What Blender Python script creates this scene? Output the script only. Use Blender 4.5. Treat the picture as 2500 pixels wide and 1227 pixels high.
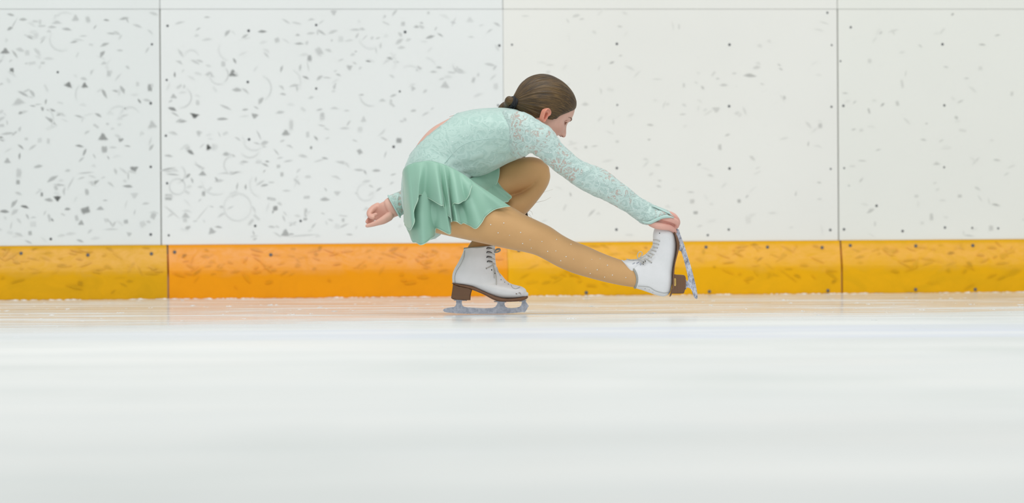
import bpy, bmesh, math, random
from mathutils import Vector, Matrix
from mathutils.bvhtree import BVHTree
import mathutils.noise as mnoise

for _o in list(bpy.data.objects):
    bpy.data.objects.remove(_o)
SC = bpy.context.scene
COL = SC.collection
PI = math.pi

# ------------------------------------------------------------ camera
F_PX = 12000.0
CAM = Vector((0.0, -15.38, 0.304))
TH = math.atan((613.5 - 528.0) / F_PX)
RO = math.radians(0.34)
FWD = Vector((0, math.cos(TH), -math.sin(TH)))
_u0 = Vector((0, math.sin(TH), math.cos(TH)))
_r0 = Vector((1, 0, 0))
UP = math.cos(RO) * _u0 + math.sin(RO) * _r0
RT = math.cos(RO) * _r0 - math.sin(RO) * _u0
cd = bpy.data.cameras.new('camera')
cam = bpy.data.objects.new('camera', cd)
COL.objects.link(cam)
cam.matrix_world = Matrix(((RT.x, UP.x, -FWD.x, CAM.x), (RT.y, UP.y, -FWD.y, CAM.y),
                           (RT.z, UP.z, -FWD.z, CAM.z), (0, 0, 0, 1)))
cd.sensor_width = 36.0
cd.lens = F_PX / 2500.0 * 36.0
cd.clip_end = 200
cd.dof.use_dof = True
cd.dof.focus_distance = 15.35
cd.dof.aperture_fstop = 4.0
SC.camera = cam

# ------------------------------------------------------------ light
SC.view_settings.view_transform = 'Standard'
SC.view_settings.look = 'None'
SC.view_settings.gamma = 1.0
SC.view_settings.use_curve_mapping = False
SC.view_settings.exposure = -0.66
W = bpy.data.worlds.new('arena_air')
SC.world = W
W.use_nodes = True
bg = W.node_tree.nodes['Background']
bg.inputs[0].default_value = (0.97, 1.0, 1.0, 1)
bg.inputs[1].default_value = 0.80

def area(name, loc, size, power, col=(1, 1, 1), target=None):
    ld = bpy.data.lights.new(name, 'AREA')
    ld.shape = 'RECTANGLE'
    ld.size, ld.size_y = size
    ld.energy = power
    ld.color = col
    o = bpy.data.objects.new(name, ld)
    o.location = loc
    if target is not None:
        o.rotation_euler = (Vector(target) - Vector(loc)).to_track_quat('-Z', 'Y').to_euler()
    COL.objects.link(o)
    return o
# rows of arena lamps under the roof
area('arena_lamp', (0.0, -1.0, 7.5), (9, 1.6), 430, (1, 0.99, 0.96), (0, 0, 0))
area('arena_lamp', (0.0, -7.5, 7.5), (12, 1.6), 430, (1, 1, 0.98), (0, -3, 0))
area('arena_lamp', (0.0, -14.0, 7.5), (12, 1.6), 430, (1, 1, 1), (0, -9, 0))

# ------------------------------------------------------------ pixel -> place helpers (tracing at a chosen distance)
def ray(px, py):
    return FWD * F_PX + RT * (px - 1250.0) - UP * (py - 613.5)

def P(px, py, y=0.0):
    d = ray(px, py)
    return CAM + d * ((y - CAM.y) / d.y)

YAW = math.radians(8.0)
W0 = Vector((0, 3.37, 0))
WS = Vector((math.cos(YAW), math.sin(YAW), 0))     # along the wall
WN = Vector((math.sin(YAW), -math.cos(YAW), 0))    # out of the wall, to the rink
def PW(px, py):
    d = ray(px, py)
    t = (W0 - CAM).dot(WN) / d.dot(WN)
    p = CAM + d * t - W0
    return p.dot(WS), p.z
def PI_(px, py):                                    # a point on the ice
    d = ray(px, py)
    return CAM + d * (-CAM.z / d.z)

# ------------------------------------------------------------ material helpers
class NT:
    def __init__(s, name):
        s.m = bpy.data.materials.new(name)
        s.m.use_nodes = True
        s.t = s.m.node_tree
        s.b = s.t.nodes['Principled BSDF']
        s.out = s.t.nodes['Material Output']
    def n(s, typ, **kw):
        nd = s.t.nodes.new(typ)
        for k, v in kw.items():
            if k.startswith('_'):
                setattr(nd, k[1:], v)
            else:
                key = int(k[1:]) if k[0] == 'i' and k[1:].isdigit() else k
                if hasattr(v, 'links') or isinstance(v, bpy.types.NodeSocket):
                    s.t.links.new(v, nd.inputs[key])
                else:
                    nd.inputs[key].default_value = v
        return nd
    def l(s, a, b):
        s.t.links.new(a, b)
    def coord(s, kind='Object', scale=(1, 1, 1)):
        tc = s.n('ShaderNodeTexCoord')
        mp = s.n('ShaderNodeMapping', Vector=tc.outputs[kind])
        mp.inputs['Scale'].default_value = scale
        return mp.outputs[0]
    def noise(s, vec, scale, detail=4, rough=0.5, dist=0.0):
        nd = s.n('ShaderNodeTexNoise', Vector=vec)
        nd.inputs['Scale'].default_value = scale
        nd.inputs['Detail'].default_value = detail
        nd.inputs['Roughness'].default_value = rough
        nd.inputs['Distortion'].default_value = dist
        return nd.outputs['Fac']
    def ramp(s, fac, stops):
        r = s.n('ShaderNodeValToRGB', Fac=fac)
        e = r.color_ramp.elements
        while len(e) < len(stops):
            e.new(0.5)
        for k, (p, c) in enumerate(stops):
            e[k].position = p
            e[k].color = tuple(c) + (1,) if len(c) == 3 else c
        return r.outputs['Color']
    def rng(s, v, a, b, c=0.0, d=1.0):
        r = s.n('ShaderNodeMapRange', Value=v)
        r.inputs['From Min'].default_value = a
        r.inputs['From Max'].default_value = b
        r.inputs['To Min'].default_value = c
        r.inputs['To Max'].default_value = d
        return r.outputs[0]
    def mix(s, fac, a, b):
        m = s.n('ShaderNodeMix')
        m.data_type = 'RGBA'
        for sock, v in ((m.inputs[0], fac), (m.inputs[6], a), (m.inputs[7], b)):
            if isinstance(v, bpy.types.NodeSocket):
                s.l(v, sock)
            elif isinstance(v, tuple):
                sock.default_value = v + (1,) if len(v) == 3 else v
            else:
                sock.default_value = v
        return m.outputs[2]
    def math(s, op, a, b=0.0):
        m = s.n('ShaderNodeMath')
        m.operation = op
        for sock, v in ((m.inputs[0], a), (m.inputs[1], b)):
            if isinstance(v, bpy.types.NodeSocket):
                s.l(v, sock)
            else:
                sock.default_value = v
        return m.outputs[0]
    def bump(s, h, strength, dist=0.002):
        b = s.n('ShaderNodeBump', Height=h)
        b.inputs['Strength'].default_value = strength
        b.inputs['Distance'].default_value = dist
        s.l(b.outputs[0], s.b.inputs['Normal'])
    def set(s, color=None, rough=None, **kw):
        if color is not None:
            if isinstance(color, bpy.types.NodeSocket):
                s.l(color, s.b.inputs['Base Color'])
            else:
                s.b.inputs['Base Color'].default_value = tuple(color) + (1,)
        if rough is not None:
            if isinstance(rough, bpy.types.NodeSocket):
                s.l(rough, s.b.inputs['Roughness'])
            else:
                s.b.inputs['Roughness'].default_value = rough
        for k, v in kw.items():
            s.b.inputs[k.replace('_', ' ')].default_value = v
        return s.m

def lin(r, g, b):
    def f(c):
        c /= 255.0
        return c / 12.92 if c <= 0.04045 else ((c + 0.055) / 1.055) ** 2.4
    return (f(r), f(g), f(b))

def attr(n, name='mark'):
    a = n.n('ShaderNodeAttribute')
    a.attribute_name = name
    return a.outputs['Fac']

# ------------------------------------------------------------ object helpers
def link(name, me, mats=None, parent=None, smooth=True):
    if isinstance(me, bmesh.types.BMesh):
        bm = me
        me = bpy.data.meshes.new(name)
        bm.to_mesh(me)
        bm.free()
    o = bpy.data.objects.new(name, me)
    COL.objects.link(o)
    if parent is not None:
        o.parent = parent
    for m in (mats or []):
        me.materials.append(m)
    if smooth:
        for p in me.polygons:
            p.use_smooth = True
    return o

def tag(o, label=None, cat=None, group=None, kind=None):
    if label: o['label'] = label
    if cat: o['category'] = cat
    if group: o['group'] = group
    if kind: o['kind'] = kind
    return o

# ------------------------------------------------------------ boards: materials
def board_material(name, base):
    n = NT(name)
    v = n.coord('Object')
    big = n.noise(v, 1.3, 3)
    c = n.mix(n.rng(big, 0.35, 0.7), base, tuple(x * 0.965 for x in base))
    fine = n.noise(n.coord('Object', (7, 7, 16)), 5.0, 6, 0.7, 1.2)
    c = n.mix(n.rng(fine, 0.60, 0.82, 0, 0.20), c, lin(196, 197, 192))
    c = n.mix(attr(n), c, lin(52, 54, 52))
    return n.set(c, 0.42, **{'Specular IOR Level': 0.25})
def kick_material(name, base, dark, haze):
    n = NT(name)
    v = n.coord('Object', (1, 1, 1.6))
    a = n.noise(v, 7, 5, 0.6, 0.8)
    c = n.mix(n.rng(a, 0.4, 0.7, 0, 0.55), base, dark)
    # paler, mottled tone mixed in over the upper half of the plate
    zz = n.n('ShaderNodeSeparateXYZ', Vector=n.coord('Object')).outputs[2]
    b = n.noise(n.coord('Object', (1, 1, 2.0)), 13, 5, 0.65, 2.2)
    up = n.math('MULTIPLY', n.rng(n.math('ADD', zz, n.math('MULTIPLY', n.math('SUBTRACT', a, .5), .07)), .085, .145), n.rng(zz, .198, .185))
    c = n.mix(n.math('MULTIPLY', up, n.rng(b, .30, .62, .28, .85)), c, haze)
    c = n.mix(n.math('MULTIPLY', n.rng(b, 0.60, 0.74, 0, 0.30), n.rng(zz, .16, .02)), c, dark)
    c = n.mix(attr(n), c, lin(96, 62, 10))
    return n.set(c, n.rng(a, 0.3, 0.7, 0.35, 0.55), **{'Specular IOR Level': 0.18})

# ------------------------------------------------------------ boards: marks traced from the photograph
# crop origin x, y and scale; then u, v, kind, length, width, angle, darkness in crop units
MARKS = {
 (0, 0, 3.0675): [
  (40,385,'t',60,42,0,.62),(88,528,'b',38,42,0,.7),(512,635,'t',52,42,-20,.7),(633,640,'t',42,42,0,.7),(1123,657,'b',42,56,0,.55),
  (770,1028,'t',64,52,0,.6),(782,1118,'b',50,56,0,.45),(903,1045,'t',42,36,160,.55),(1140,935,'t',56,58,10,.32),(1743,552,'t',62,50,0,.68),
  (1458,864,'t',60,34,170,.85),(1908,866,'t',50,38,170,.5),(2140,995,'t',58,42,0,.52),(1564,1104,'t',42,44,20,.85),(2318,437,'b',42,50,0,.55),
  (1355,50,'t',62,50,10,.42),(1688,14,'b',34,36,0,.4),(2414,872,'b',46,56,0,.32),(2180,935,'b',36,86,-5,.26),(2390,385,'b',52,66,30,.28),
  (140,762,'t',80,48,10,.3),(565,138,'t',46,44,0,.3),(658,145,'b',36,50,20,.28),(1228,1056,'e',50,24,-25,.8),(1290,818,'e',62,26,-20,.65),
  (1352,908,'e',58,24,8,.5),(1664,892,'e',78,20,0,.5),(1965,238,'e',64,20,2,.6),(2240,328,'e',64,16,0,.42),(1704,248,'e',56,26,50,.38),
  (768,405,'e',60,26,55,.48),(785,335,'e',64,22,20,.4),(930,140,'e',70,18,10,.4),(950,150,'e',44,14,-60,.32),(172,148,'e',56,20,0,.4),
  (80,112,'e',56,18,-15,.42),(500,220,'e',62,20,-10,.38),(425,168,'t',66,24,0,.28),(390,205,'e',60,18,0,.3),(835,252,'e',66,14,-5,.32),
  (75,216,'e',44,22,25,.48),(105,180,'e',100,8,60,.3),(215,278,'e',70,12,-28,.55),(110,405,'e',70,16,-55,.38),(150,375,'e',60,26,-15,.25),
  (325,300,'e',66,12,50,.32),(555,315,'e',54,14,10,.4),(712,203,'e',36,10,55,.38),(1180,118,'e',42,18,30,.38),(797,152,'e',42,14,-5,.5),
  (172,703,'e',78,20,-28,.42),(240,700,'e',66,26,-55,.32),(345,760,'e',40,16,80,.42),(778,700,'e',80,24,-60,.45),(868,684,'e',52,16,-15,.35),
  (915,672,'e',66,26,-60,.4),(1042,757,'e',40,16,-55,.6),(315,815,'e',36,20,-70,.5),(382,826,'e',62,20,-10,.55),(155,846,'e',34,20,20,.5),
  (245,794,'e',44,12,-10,.4),(440,860,'e',34,12,15,.45),(735,863,'e',56,20,-30,.45),(590,872,'e',60,14,-15,.38),(380,905,'e',90,22,-38,.45),
  (595,1094,'e',60,16,-10,.58),(635,1140,'e',56,20,65,.5),(155,1100,'e',54,16,-40,.5),(148,1168,'e',44,16,85,.52),(1135,1105,'e',52,22,55,.35),
  (955,1094,'e',44,12,-10,.42),(10,1040,'e',46,26,-50,.6),(60,1000,'e',90,16,5,.32),(110,998,'e',46,14,40,.38),(55,1205,'t',46,42,0,.42),
  (1775,675,'e',66,30,-5,.4),(1955,755,'e',54,30,55,.38),(1755,455,'e',44,18,-62,.5),(1310,558,'e',42,16,90,.55),(2110,515,'e',52,20,72,.38),
  (1835,272,'e',52,16,30,.38),(2075,300,'b',42,40,20,.28),(1570,556,'t',64,36,-15,.28),(1690,805,'e',90,18,-25,.32),(1835,822,'e',46,14,5,.42),
  (1672,478,'b',40,44,0,.26),(1480,768,'b',34,44,0,.24),(1300,722,'t',42,36,0,.38),(1488,995,'b',36,36,0,.32),(2098,842,'e',58,20,5,.3),
  (1425,1140,'e',56,26,-35,.65),(1405,1112,'b',40,46,20,.25),(1695,1156,'e',60,26,5,.4),(1742,1166,'e',40,16,-15,.35),(2365,1036,'e',40,14,-55,.5),
  (1310,856,'e',64,14,-30,.35),(1985,1075,'e',58,24,25,.3),(1938,1010,'e',70,10,-62,.32),(2220,655,'e',60,14,-80,.3),(2195,640,'e',54,12,20,.28),
  (2405,238,'e',60,12,-30,.34),(2120,706,'e',46,16,-10,.35),(1918,806,'e',40,10,-28,.38),(2290,582,'e',50,16,-25,.42),(2395,585,'e',56,20,38,.35),
  (1230,62,'e',60,10,-5,.35),(1550,130,'e',44,12,0,.34),(1345,172,'e',70,14,15,.24),(1485,218,'e',40,12,30,.34),(1780,1040,'e',50,10,-35,.3),
  (1600,1100,'b',36,50,0,.18),(1300,45,'e',30,10,0,.3),(1460,465,'e',70,18,-25,.24),(1495,458,'e',52,16,-20,.26),(2250,505,'e',50,18,80,.3),
  (705,1170,'e',40,12,-60,.3),(810,1180,'e',30,10,-60,.4),(610,1195,'e',50,16,40,.3),(298,1050,'b',40,40,0,.16),(362,1055,'b',26,44,0,.22),
  (1140,640,'b',20,30,0,.2),(1030,630,'b',30,34,0,.2),(815,550,'b',36,50,0,.28),(300,165,'b',22,40,0,.2),(270,265,'b',40,44,0,.16),(205,395,'b',42,44,0,.2)],
 (380, 280, 3.835): [
  (250,64,'e',76,26,5,.45),(620,44,'e',92,22,3,.42),(405,175,'t',50,46,180,.36),(1560,20,'b',54,50,0,.32),(320,345,'e',72,32,-35,.7),
  (495,305,'t',46,54,25,.9),(1222,168,'t',62,52,20,.55),(1270,95,'b',44,100,0,.25),(1422,184,'b',40,60,0,.24),(1500,220,'e',52,18,-50,.52),
  (1910,345,'b',50,56,30,.45),(80,248,'e',56,26,-22,.85),(120,386,'e',74,22,-8,.36),(78,415,'e',48,22,-20,.38),(110,510,'e',140,16,12,.42),
  (160,560,'e',110,14,-5,.38),(305,572,'e',54,28,42,.5),(340,615,'e',50,18,-70,.38),(570,608,'e',54,22,-58,.45),(440,552,'t',64,40,0,.5),
  (410,485,'e',90,16,-28,.3),(120,770,'b',80,60,0,.5),(448,738,'b',40,50,0,.45),(280,945,'t',64,56,0,.36),(275,985,'b',46,40,0,.24),
  (300,1062,'e',62,34,32,.38),(525,1090,'t',64,56,20,.42),(590,1052,'e',66,18,-8,.45),(1120,875,'b',54,52,0,.62),(1102,906,'e',40,18,65,.5),
  (1215,1110,'t',78,66,0,.5),(1270,1118,'e',50,16,0,.4),(1405,915,'b',36,90,0,.3),(1400,975,'b',44,30,0,.42),(1585,795,'e',84,34,0,.42),
  (1700,732,'t',62,40,180,.26),(1415,772,'b',70,32,0,.28),(1090,788,'b',86,34,-8,.28),(1055,782,'b',26,26,0,.38),(1020,662,'e',70,22,12,.42),
  (845,675,'e',48,22,88,.42),(765,670,'e',70,18,80,.34),(940,605,'e',50,16,80,.28),(700,545,'e',200,18,3,.25),(745,545,'e',90,16,18,.42),
  (1020,262,'e',70,26,15,.34),(945,268,'e',60,16,-15,.28),(1015,300,'e',40,18,0,.2),(660,372,'e',62,34,0,.4),(722,382,'e',50,14,-15,.36),
  (828,442,'e',72,22,0,.32),(1045,438,'e',40,14,-5,.6),(1025,470,'e',66,18,-25,.42),(1150,482,'b',46,34,0,.3),(1182,558,'b',38,44,0,.36),
  (1018,528,'e',34,12,50,.36),(1380,388,'e',80,24,-10,.26),(1585,408,'e',62,18,-12,.45),(1530,430,'e',90,12,15,.22),(1745,450,'e',110,26,-12,.26),
  (1905,518,'e',92,18,-5,.32),(1958,535,'e',56,18,-58,.4),(2068,524,'e',72,24,0,.42),(2090,700,'e',62,18,35,.38),(1975,625,'e',80,26,10,.2),
  (2015,668,'e',44,16,-25,.26),(1590,700,'e',40,14,-60,.36),(1225,712,'e',74,14,0,.25),(1128,348,'e',80,14,-50,.32),(1165,405,'e',60,14,10,.26),
  (1455,308,'b',26,30,0,.6),(1770,128,'e',80,18,0,.25),(1948,46,'t',46,52,0,.25),(1915,135,'b',56,50,0,.18),(1808,78,'e',60,16,55,.28),
  (1555,102,'e',70,12,-12,.3),(1865,243,'e',52,12,-20,.3),(2152,372,'e',66,14,72,.3),(2278,240,'b',66,54,0,.55),(2225,560,'e',52,14,15,.35),
  (965,190,'e',80,14,-68,.32),(770,222,'e',50,10,-32,.28),(595,185,'e',50,10,-70,.26),(430,930,'e',180,10,50,.22),(150,910,'e',170,16,-40,.22),
  (735,740,'b',90,50,20,.16),(700,870,'e',64,12,25,.26),(525,860,'e',40,10,-15,.3),(1285,1022,'e',76,18,30,.34),(1085,1050,'e',64,18,-5,.32),
  (1355,992,'b',24,24,0,.6),(1755,985,'b',30,36,0,.35),(1815,1122,'e',60,16,-5,.34),(1380,1130,'e',240,10,4,.25),(1140,1122,'e',80,12,-32,.26),
  (915,1105,'e',44,16,-70,.34),(930,1165,'e',40,20,20,.3),(60,1130,'b',50,40,0,.22),(560,300,'b',46,56,0,.14),(1565,925,'e',40,12,-20,.3),
  (10,560,'e',70,30,0,.3),(8,718,'b',40,34,0,.5),(1700,1040,'b',60,40,-20,.12),(1210,925,'e',50,14,-50,.2)],
 (0, 400, 2.726): [
  (125,60,'b',40,64,0,.26),(120,120,'b',30,34,0,.5),(255,18,'e',56,20,10,.38),(350,100,'e',72,26,30,.42),(635,126,'e',54,20,35,.5),
  (578,186,'b',30,46,10,.36),(395,140,'e',70,12,-5,.34),(372,158,'b',26,34,20,.3),(278,202,'b',20,28,0,.6),(382,228,'t',44,36,180,.85),
  (325,242,'e',52,22,-10,.45),(95,265,'e',60,26,50,.42),(165,287,'e',54,18,-15,.7),(30,318,'e',62,20,-5,.6),(100,320,'e',50,26,40,.26),
  (182,350,'e',40,12,-62,.4),(340,370,'e',40,16,-32,.58),(448,302,'e',40,18,0,.55),(568,308,'b',72,46,20,.62),(540,392,'t',36,34,0,.5),
  (510,360,'b',26,40,15,.3),(668,296,'t',48,26,0,.42),(850,150,'e',60,18,-5,.55),(892,35,'t',50,44,180,.62),(1035,182,'b',34,30,0,.38),
  (1020,345,'b',42,46,-20,.32),(838,384,'b',34,30,0,.4),(895,208,'t',46,38,180,.22),(860,466,'t',34,26,170,.32),(200,460,'b',30,32,0,.42),
  (570,60,'e',96,10,5,.3),(470,130,'e',90,10,62,.24),(125,470,'e',52,18,-20,.24),(190,520,'e',50,12,-25,.34),(532,512,'e',48,14,-20,.4),
  (738,398,'e',46,12,-62,.3),(740,436,'e',90,12,0,.2),(950,400,'b',46,40,20,.2),(1050,70,'e',44,20,0,.36),(75,410,'e',50,10,78,.22),
  (220,400,'b',50,40,0,.14),(468,466,'e',64,18,5,.16),(970,265,'e',50,14,5,.26),(700,243,'e',30,8,0,.4),(855,80,'e',50,10,90,.3)],
 (700, 0, 4.09): [
  (885,88,'e',62,16,35,.5),(600,72,'e',76,26,-5,.32),(470,125,'t',56,52,180,.3),(345,325,'e',84,18,-30,.45),(240,335,'e',84,22,5,.25),
  (110,352,'e',46,24,0,.35),(120,436,'e',86,16,-3,.5),(228,580,'b',50,62,0,.5),(325,510,'b',66,70,30,.32),(315,540,'e',70,20,-42,.35),
  (140,672,'e',60,24,85,.34),(190,776,'e',66,22,-25,.5),(325,775,'e',60,22,40,.36),(400,776,'e',80,12,-4,.32),(212,665,'e',90,10,-78,.26),
  (515,748,'e',56,18,-20,.34),(628,672,'t',56,52,180,.36),(678,632,'e',44,16,-25,.26),(825,612,'e',70,18,-5,.75),(1028,584,'e',60,22,-15,.48),
  (1095,620,'e',58,18,0,.24),(1162,238,'b',44,44,0,.3),(1296,270,'e',52,24,0,.4),(1346,230,'e',36,14,-10,.38),(1432,372,'e',84,28,15,.48),
  (1532,350,'e',66,18,-30,.42),(1125,416,'e',82,38,35,.27),(1215,400,'e',54,28,20,.2),(940,455,'e',58,22,85,.24),(890,500,'e',66,14,-80,.22),
  (910,382,'e',50,14,20,.3),(780,375,'e',76,12,45,.22),(685,298,'e',92,18,0,.25),(540,390,'b',60,60,0,.15),(450,404,'b',24,24,0,.26),
  (690,514,'b',26,16,0,.34),(1318,682,'t',58,42,20,.34),(1520,675,'e',60,20,-5,.42),(1465,718,'e',62,18,0,.3),(1580,852,'t',82,66,0,.3),
  (1730,700,'e',100,22,-25,.28),(1865,798,'b',38,58,-15,.3),(1912,745,'b',26,36,-15,.22),(2030,648,'e',110,26,-12,.26),(2090,860,'b',50,50,0,.18),
  (1830,200,'t',62,50,0,.17),(1262,884,'t',48,42,150,.3),(1065,955,'e',64,20,20,.36),(1040,1020,'b',34,58,0,.26),(955,1000,'t',60,28,0,.27),
  (745,948,'e',56,14,5,.42),(485,845,'e',36,16,50,.36),(85,856,'e',80,16,10,.32),(105,885,'e',46,16,88,.3),(328,1096,'e',60,18,12,.34),
  (355,1150,'b',50,56,0,.32),(768,1195,'t',42,54,0,.28),(1265,1106,'e',58,20,5,.32),(1385,1138,'e',80,18,28,.24),(600,1105,'e',52,12,0,.26),
  (2125,265,'e',80,16,-20,.25),(1415,128,'b',30,30,0,.27),(1150,95,'e',60,24,-15,.17),(540,600,'e',60,14,20,.2),(980,165,'b',24,30,-20,.25),
  (1455,1085,'e',40,14,35,.22),(1840,370,'e',60,12,-5,.22),(1150,1210,'b',50,24,0,.2)],
 (1200, 0, 1.923): [
  (120,36,'e',34,12,-10,.22),(372,33,'e',24,10,-10,.26),(398,75,'e',34,14,15,.2),(424,90,'e',22,7,5,.22),(158,76,'e',36,6,0,.16),
  (602,125,'e',24,8,-10,.22),(565,295,'e',24,10,20,.38),(606,262,'e',16,8,10,.25),(1212,356,'e',60,16,-4,.38),(1245,318,'e',34,16,10,.2),
  (1350,305,'e',20,6,-30,.3),(1358,325,'e',20,7,-30,.3),(1090,400,'e',36,12,0,.26),(1062,370,'e',20,8,0,.22),(1140,345,'e',22,8,5,.2),
  (990,412,'e',20,12,-50,.28),(903,400,'b',14,24,0,.2),(960,388,'e',20,5,-20,.16),(1055,514,'t',34,26,180,.24),(1155,532,'e',30,14,0,.15),
  (1375,460,'e',14,20,0,.3),(898,537,'e',30,7,5,.25),(745,587,'e',30,10,-5,.3),(572,575,'e',7,26,0,.2),(1108,634,'e',26,10,20,.26),
  (1072,690,'b',20,30,0,.28),(1223,742,'e',34,14,-40,.2),(975,773,'e',20,10,15,.28),(740,655,'b',16,8,0,.34),(443,690,'b',16,12,0,.34),
  (484,686,'e',30,6,8,.26),(590,664,'b',20,12,0,.2),(1543,590,'b',22,26,0,.3),(1488,675,'e',24,8,82,.28),(780,775,'e',26,10,-5,.16),
  (785,875,'e',24,10,-15,.24),(790,848,'e',18,6,0,.26),(370,912,'e',20,8,-75,.38),(942,945,'b',26,22,0,.26),(935,902,'e',34,6,-4,.26),
  (958,998,'b',26,16,0,.42),(1162,943,'b',22,18,0,.4),(1200,922,'e',20,10,40,.24),(470,1000,'e',44,12,45,.26),(1028,824,'e',28,10,-15,.2),
  (1538,857,'e',20,6,-8,.34),(1428,912,'e',10,24,-10,.2),(1540,935,'e',24,8,0,.17),(1320,1000,'e',40,8,0,.12),(1205,1030,'b',34,40,0,.1),
  (1640,140,'e',30,7,5,.28),(1645,192,'b',22,24,0,.22),(1828,155,'e',20,10,40,.22),(1885,152,'e',28,6,-62,.18),(1968,30,'b',22,16,0,.25),
  (2165,68,'e',16,10,45,.42),(2200,44,'e',36,5,0,.22),(2375,166,'e',26,7,10,.34),(2303,210,'e',32,8,-5,.34),(2012,216,'e',22,8,-38,.2),
  (1775,286,'b',22,22,0,.16),(1660,438,'e',28,6,-4,.32),(1705,480,'e',22,7,40,.25),(1836,492,'e',24,9,42,.42),(1905,485,'b',18,26,15,.25),
  (1772,520,'b',12,30,15,.32),(1928,392,'b',16,44,10,.17),(2182,552,'b',20,14,-25,.3),(2200,477,'e',32,7,25,.24),(2230,368,'e',24,7,0,.25),
  (2133,315,'e',24,7,-10,.25),(2295,320,'b',24,18,0,.14),(2443,440,'b',18,24,0,.2),(2042,580,'b',16,8,0,.26),(1776,594,'e',18,6,0,.25),
  (1700,608,'e',22,7,12,.26),(2028,657,'e',28,9,-10,.25),(2112,660,'e',24,6,25,.2),(1815,704,'e',26,7,15,.26),(1740,755,'e',40,6,-4,.26),
  (2090,770,'e',32,8,0,.28),(2372,752,'e',34,9,-5,.25),(1736,845,'e',28,8,50,.24),(1695,780,'e',30,8,0,.14),(2198,920,'b',24,16,0,.26),
  (2367,962,'e',40,10,-12,.35),(1780,990,'e',40,16,30,.28),(2065,1018,'b',20,36,0,.26),(2280,885,'e',32,12,-30,.2),(1995,920,'b',26,16,0,.18),
  (2345,1070,'b',26,26,0,.25),(1678,872,'e',12,10,0,.28),(1630,670,'b',24,34,0,.34),(1614,636,'e',12,22,20,.55),(2240,1106,'e',48,8,-6,.25),
  (1800,1050,'b',14,24,0,.16),(2022,1046,'b',20,14,0,.12),(1945,345,'e',30,6,80,.18),(440,490,'e',30,14,0,.22),(275,305,'e',34,5,0,.18),
  (265,338,'b',24,14,0,.14),(777,372,'e',46,4,0,.22),(505,320,'e',26,5,70,.18),(880,125,'b',10,26,0,.16),(1190,25,'e',26,8,40,.16),
  (1270,395,'e',20,8,-20,.16),(655,540,'e',30,10,20,.1),(25,115,'e',34,10,-30,.3),(16,318,'e',26,10,50,.26),(20,405,'b',26,34,0,.18)],
}
RINGS = [  # px, py, radius px, start, end degrees, darkness : round puck prints
 (442,237,25,-100,60,.34),(535,182,22,-60,50,.4),(535,182,23,180,300,.2),(630,215,32,-60,70,.3),(215,230,30,130,210,.25),
 (905,232,26,180,290,.3),(1127,155,22,180,300,.42),(1040,165,24,20,90,.14),(568,402,21,90,250,.3),(433,455,19,0,360,.34),
 (527,440,34,180,300,.2),(580,505,33,0,360,.22),(893,468,21,90,360,.18),(318,285,24,30,180,.2),(610,360,24,210,340,.26),
 (100,290,30,300,420,.2),(150,95,28,150,300,.2),(430,424,22,-80,60,.3),(620,340,26,180,320,.18),(700,200,34,-30,60,.16),
 (468,140,18,20,160,.16),(290,285,26,40,150,.14),(160,60,30,60,170,.12),(1000,190,30,30,120,.1),(905,90,28,190,300,.12),
 (940,150,26,-40,60,.1),(1165,300,18,-60,40,.16),(560,120,26,150,260,.14),(360,430,26,100,200,.16),(640,450,30,140,260,.14)]
SCREWS = [(371,108),(141,176),(368,252),(409,63),(407,195),(405,331),(368,407),(368,572),(412,574),(124,583),(408,447),(607,75),
 (772,61),(605,200),(772,216),(608,340),(989,78),(976,223),(1219,111),(1250,109),(1216,257),(623,551),(734,539),(961,358),(1506,107),
 (1781,109),(2020,31),(2030.5,110),(2052,149),(2077,66.6),(2301,108),(1507,256),(1780,259),(2030,260.5),(2059,258),(2305.5,257),
 (1506,410),(1781,411),(2028,412),(2061,410),(2305,408),(1505,560),(1779,560),(1728,573.6),(2027,561),(2060.6,559.5),(2140,502),
 (2203.6,563.7),(2307,555),(2373.7,556),(2437,557)]
KSCREWS = [(1722,603),(1872,603),(2005,604),(2074,599),(2234,600),(2373,599),(1728,712.5),(2017,710),(2230.6,706),(2376,707),
 (1265,611),(1428,714),(51,618),(214,622),(369,619),(425.5,615),(660,621.6)]

def mark_patch(bm, lay, cx, cz, kind, L, Wd, ang, dark, n, rng):
    """a soft-edged scuff: centre dark, edge clear; flat on the panel"""
    ca, sa = math.cos(ang), math.sin(ang)
    N = 14
    shape = []
    for k in range(N):
        a = 2 * PI * k / N
        if kind == 'e':
            x, z = math.cos(a), math.sin(a)
            z = z * (1 - 0.45 * abs(x)) + 0.28 * (1 - x * x)
        elif kind == 't':
            r = 1.0 / max(0.5, math.cos(((a + PI / 2 + PI / 3) % (2 * PI / 3)) - PI / 3))
            r = 0.60 * min(r, 1.9)
            x, z = r * math.cos(a) * 1.15, r * math.sin(a) * 1.15
        else:
            r = 0.78 / max(abs(math.cos(a)), abs(math.sin(a)), 0.76)
            x, z = r * math.cos(a), r * math.sin(a)
        x *= 1 + rng.uniform(-.13, .13)
        z *= 1 + rng.uniform(-.13, .13)
        shape.append((x * L / 2, z * Wd / 2))
    off = rng.uniform(0.0002, 0.0008)
    def V(x, z, d):
        v = bm.verts.new((cx + x * ca - z * sa, -off - n, cz + x * sa + z * ca))
        v[lay] = d
        return v
    c = V(0, -0.1 * Wd, dark)
    r1 = [V(x * .74, z * .74, dark * rng.uniform(.8, 1)) for x, z in shape]
    r2 = [V(x * 1.10, z * 1.10, 0) for x, z in shape]
    for k in range(N):
        j = (k + 1) % N
        bm.faces.new((c, r1[k], r1[j]))
        bm.faces.new((r1[k], r2[k], r2[j], r1[j]))

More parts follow.
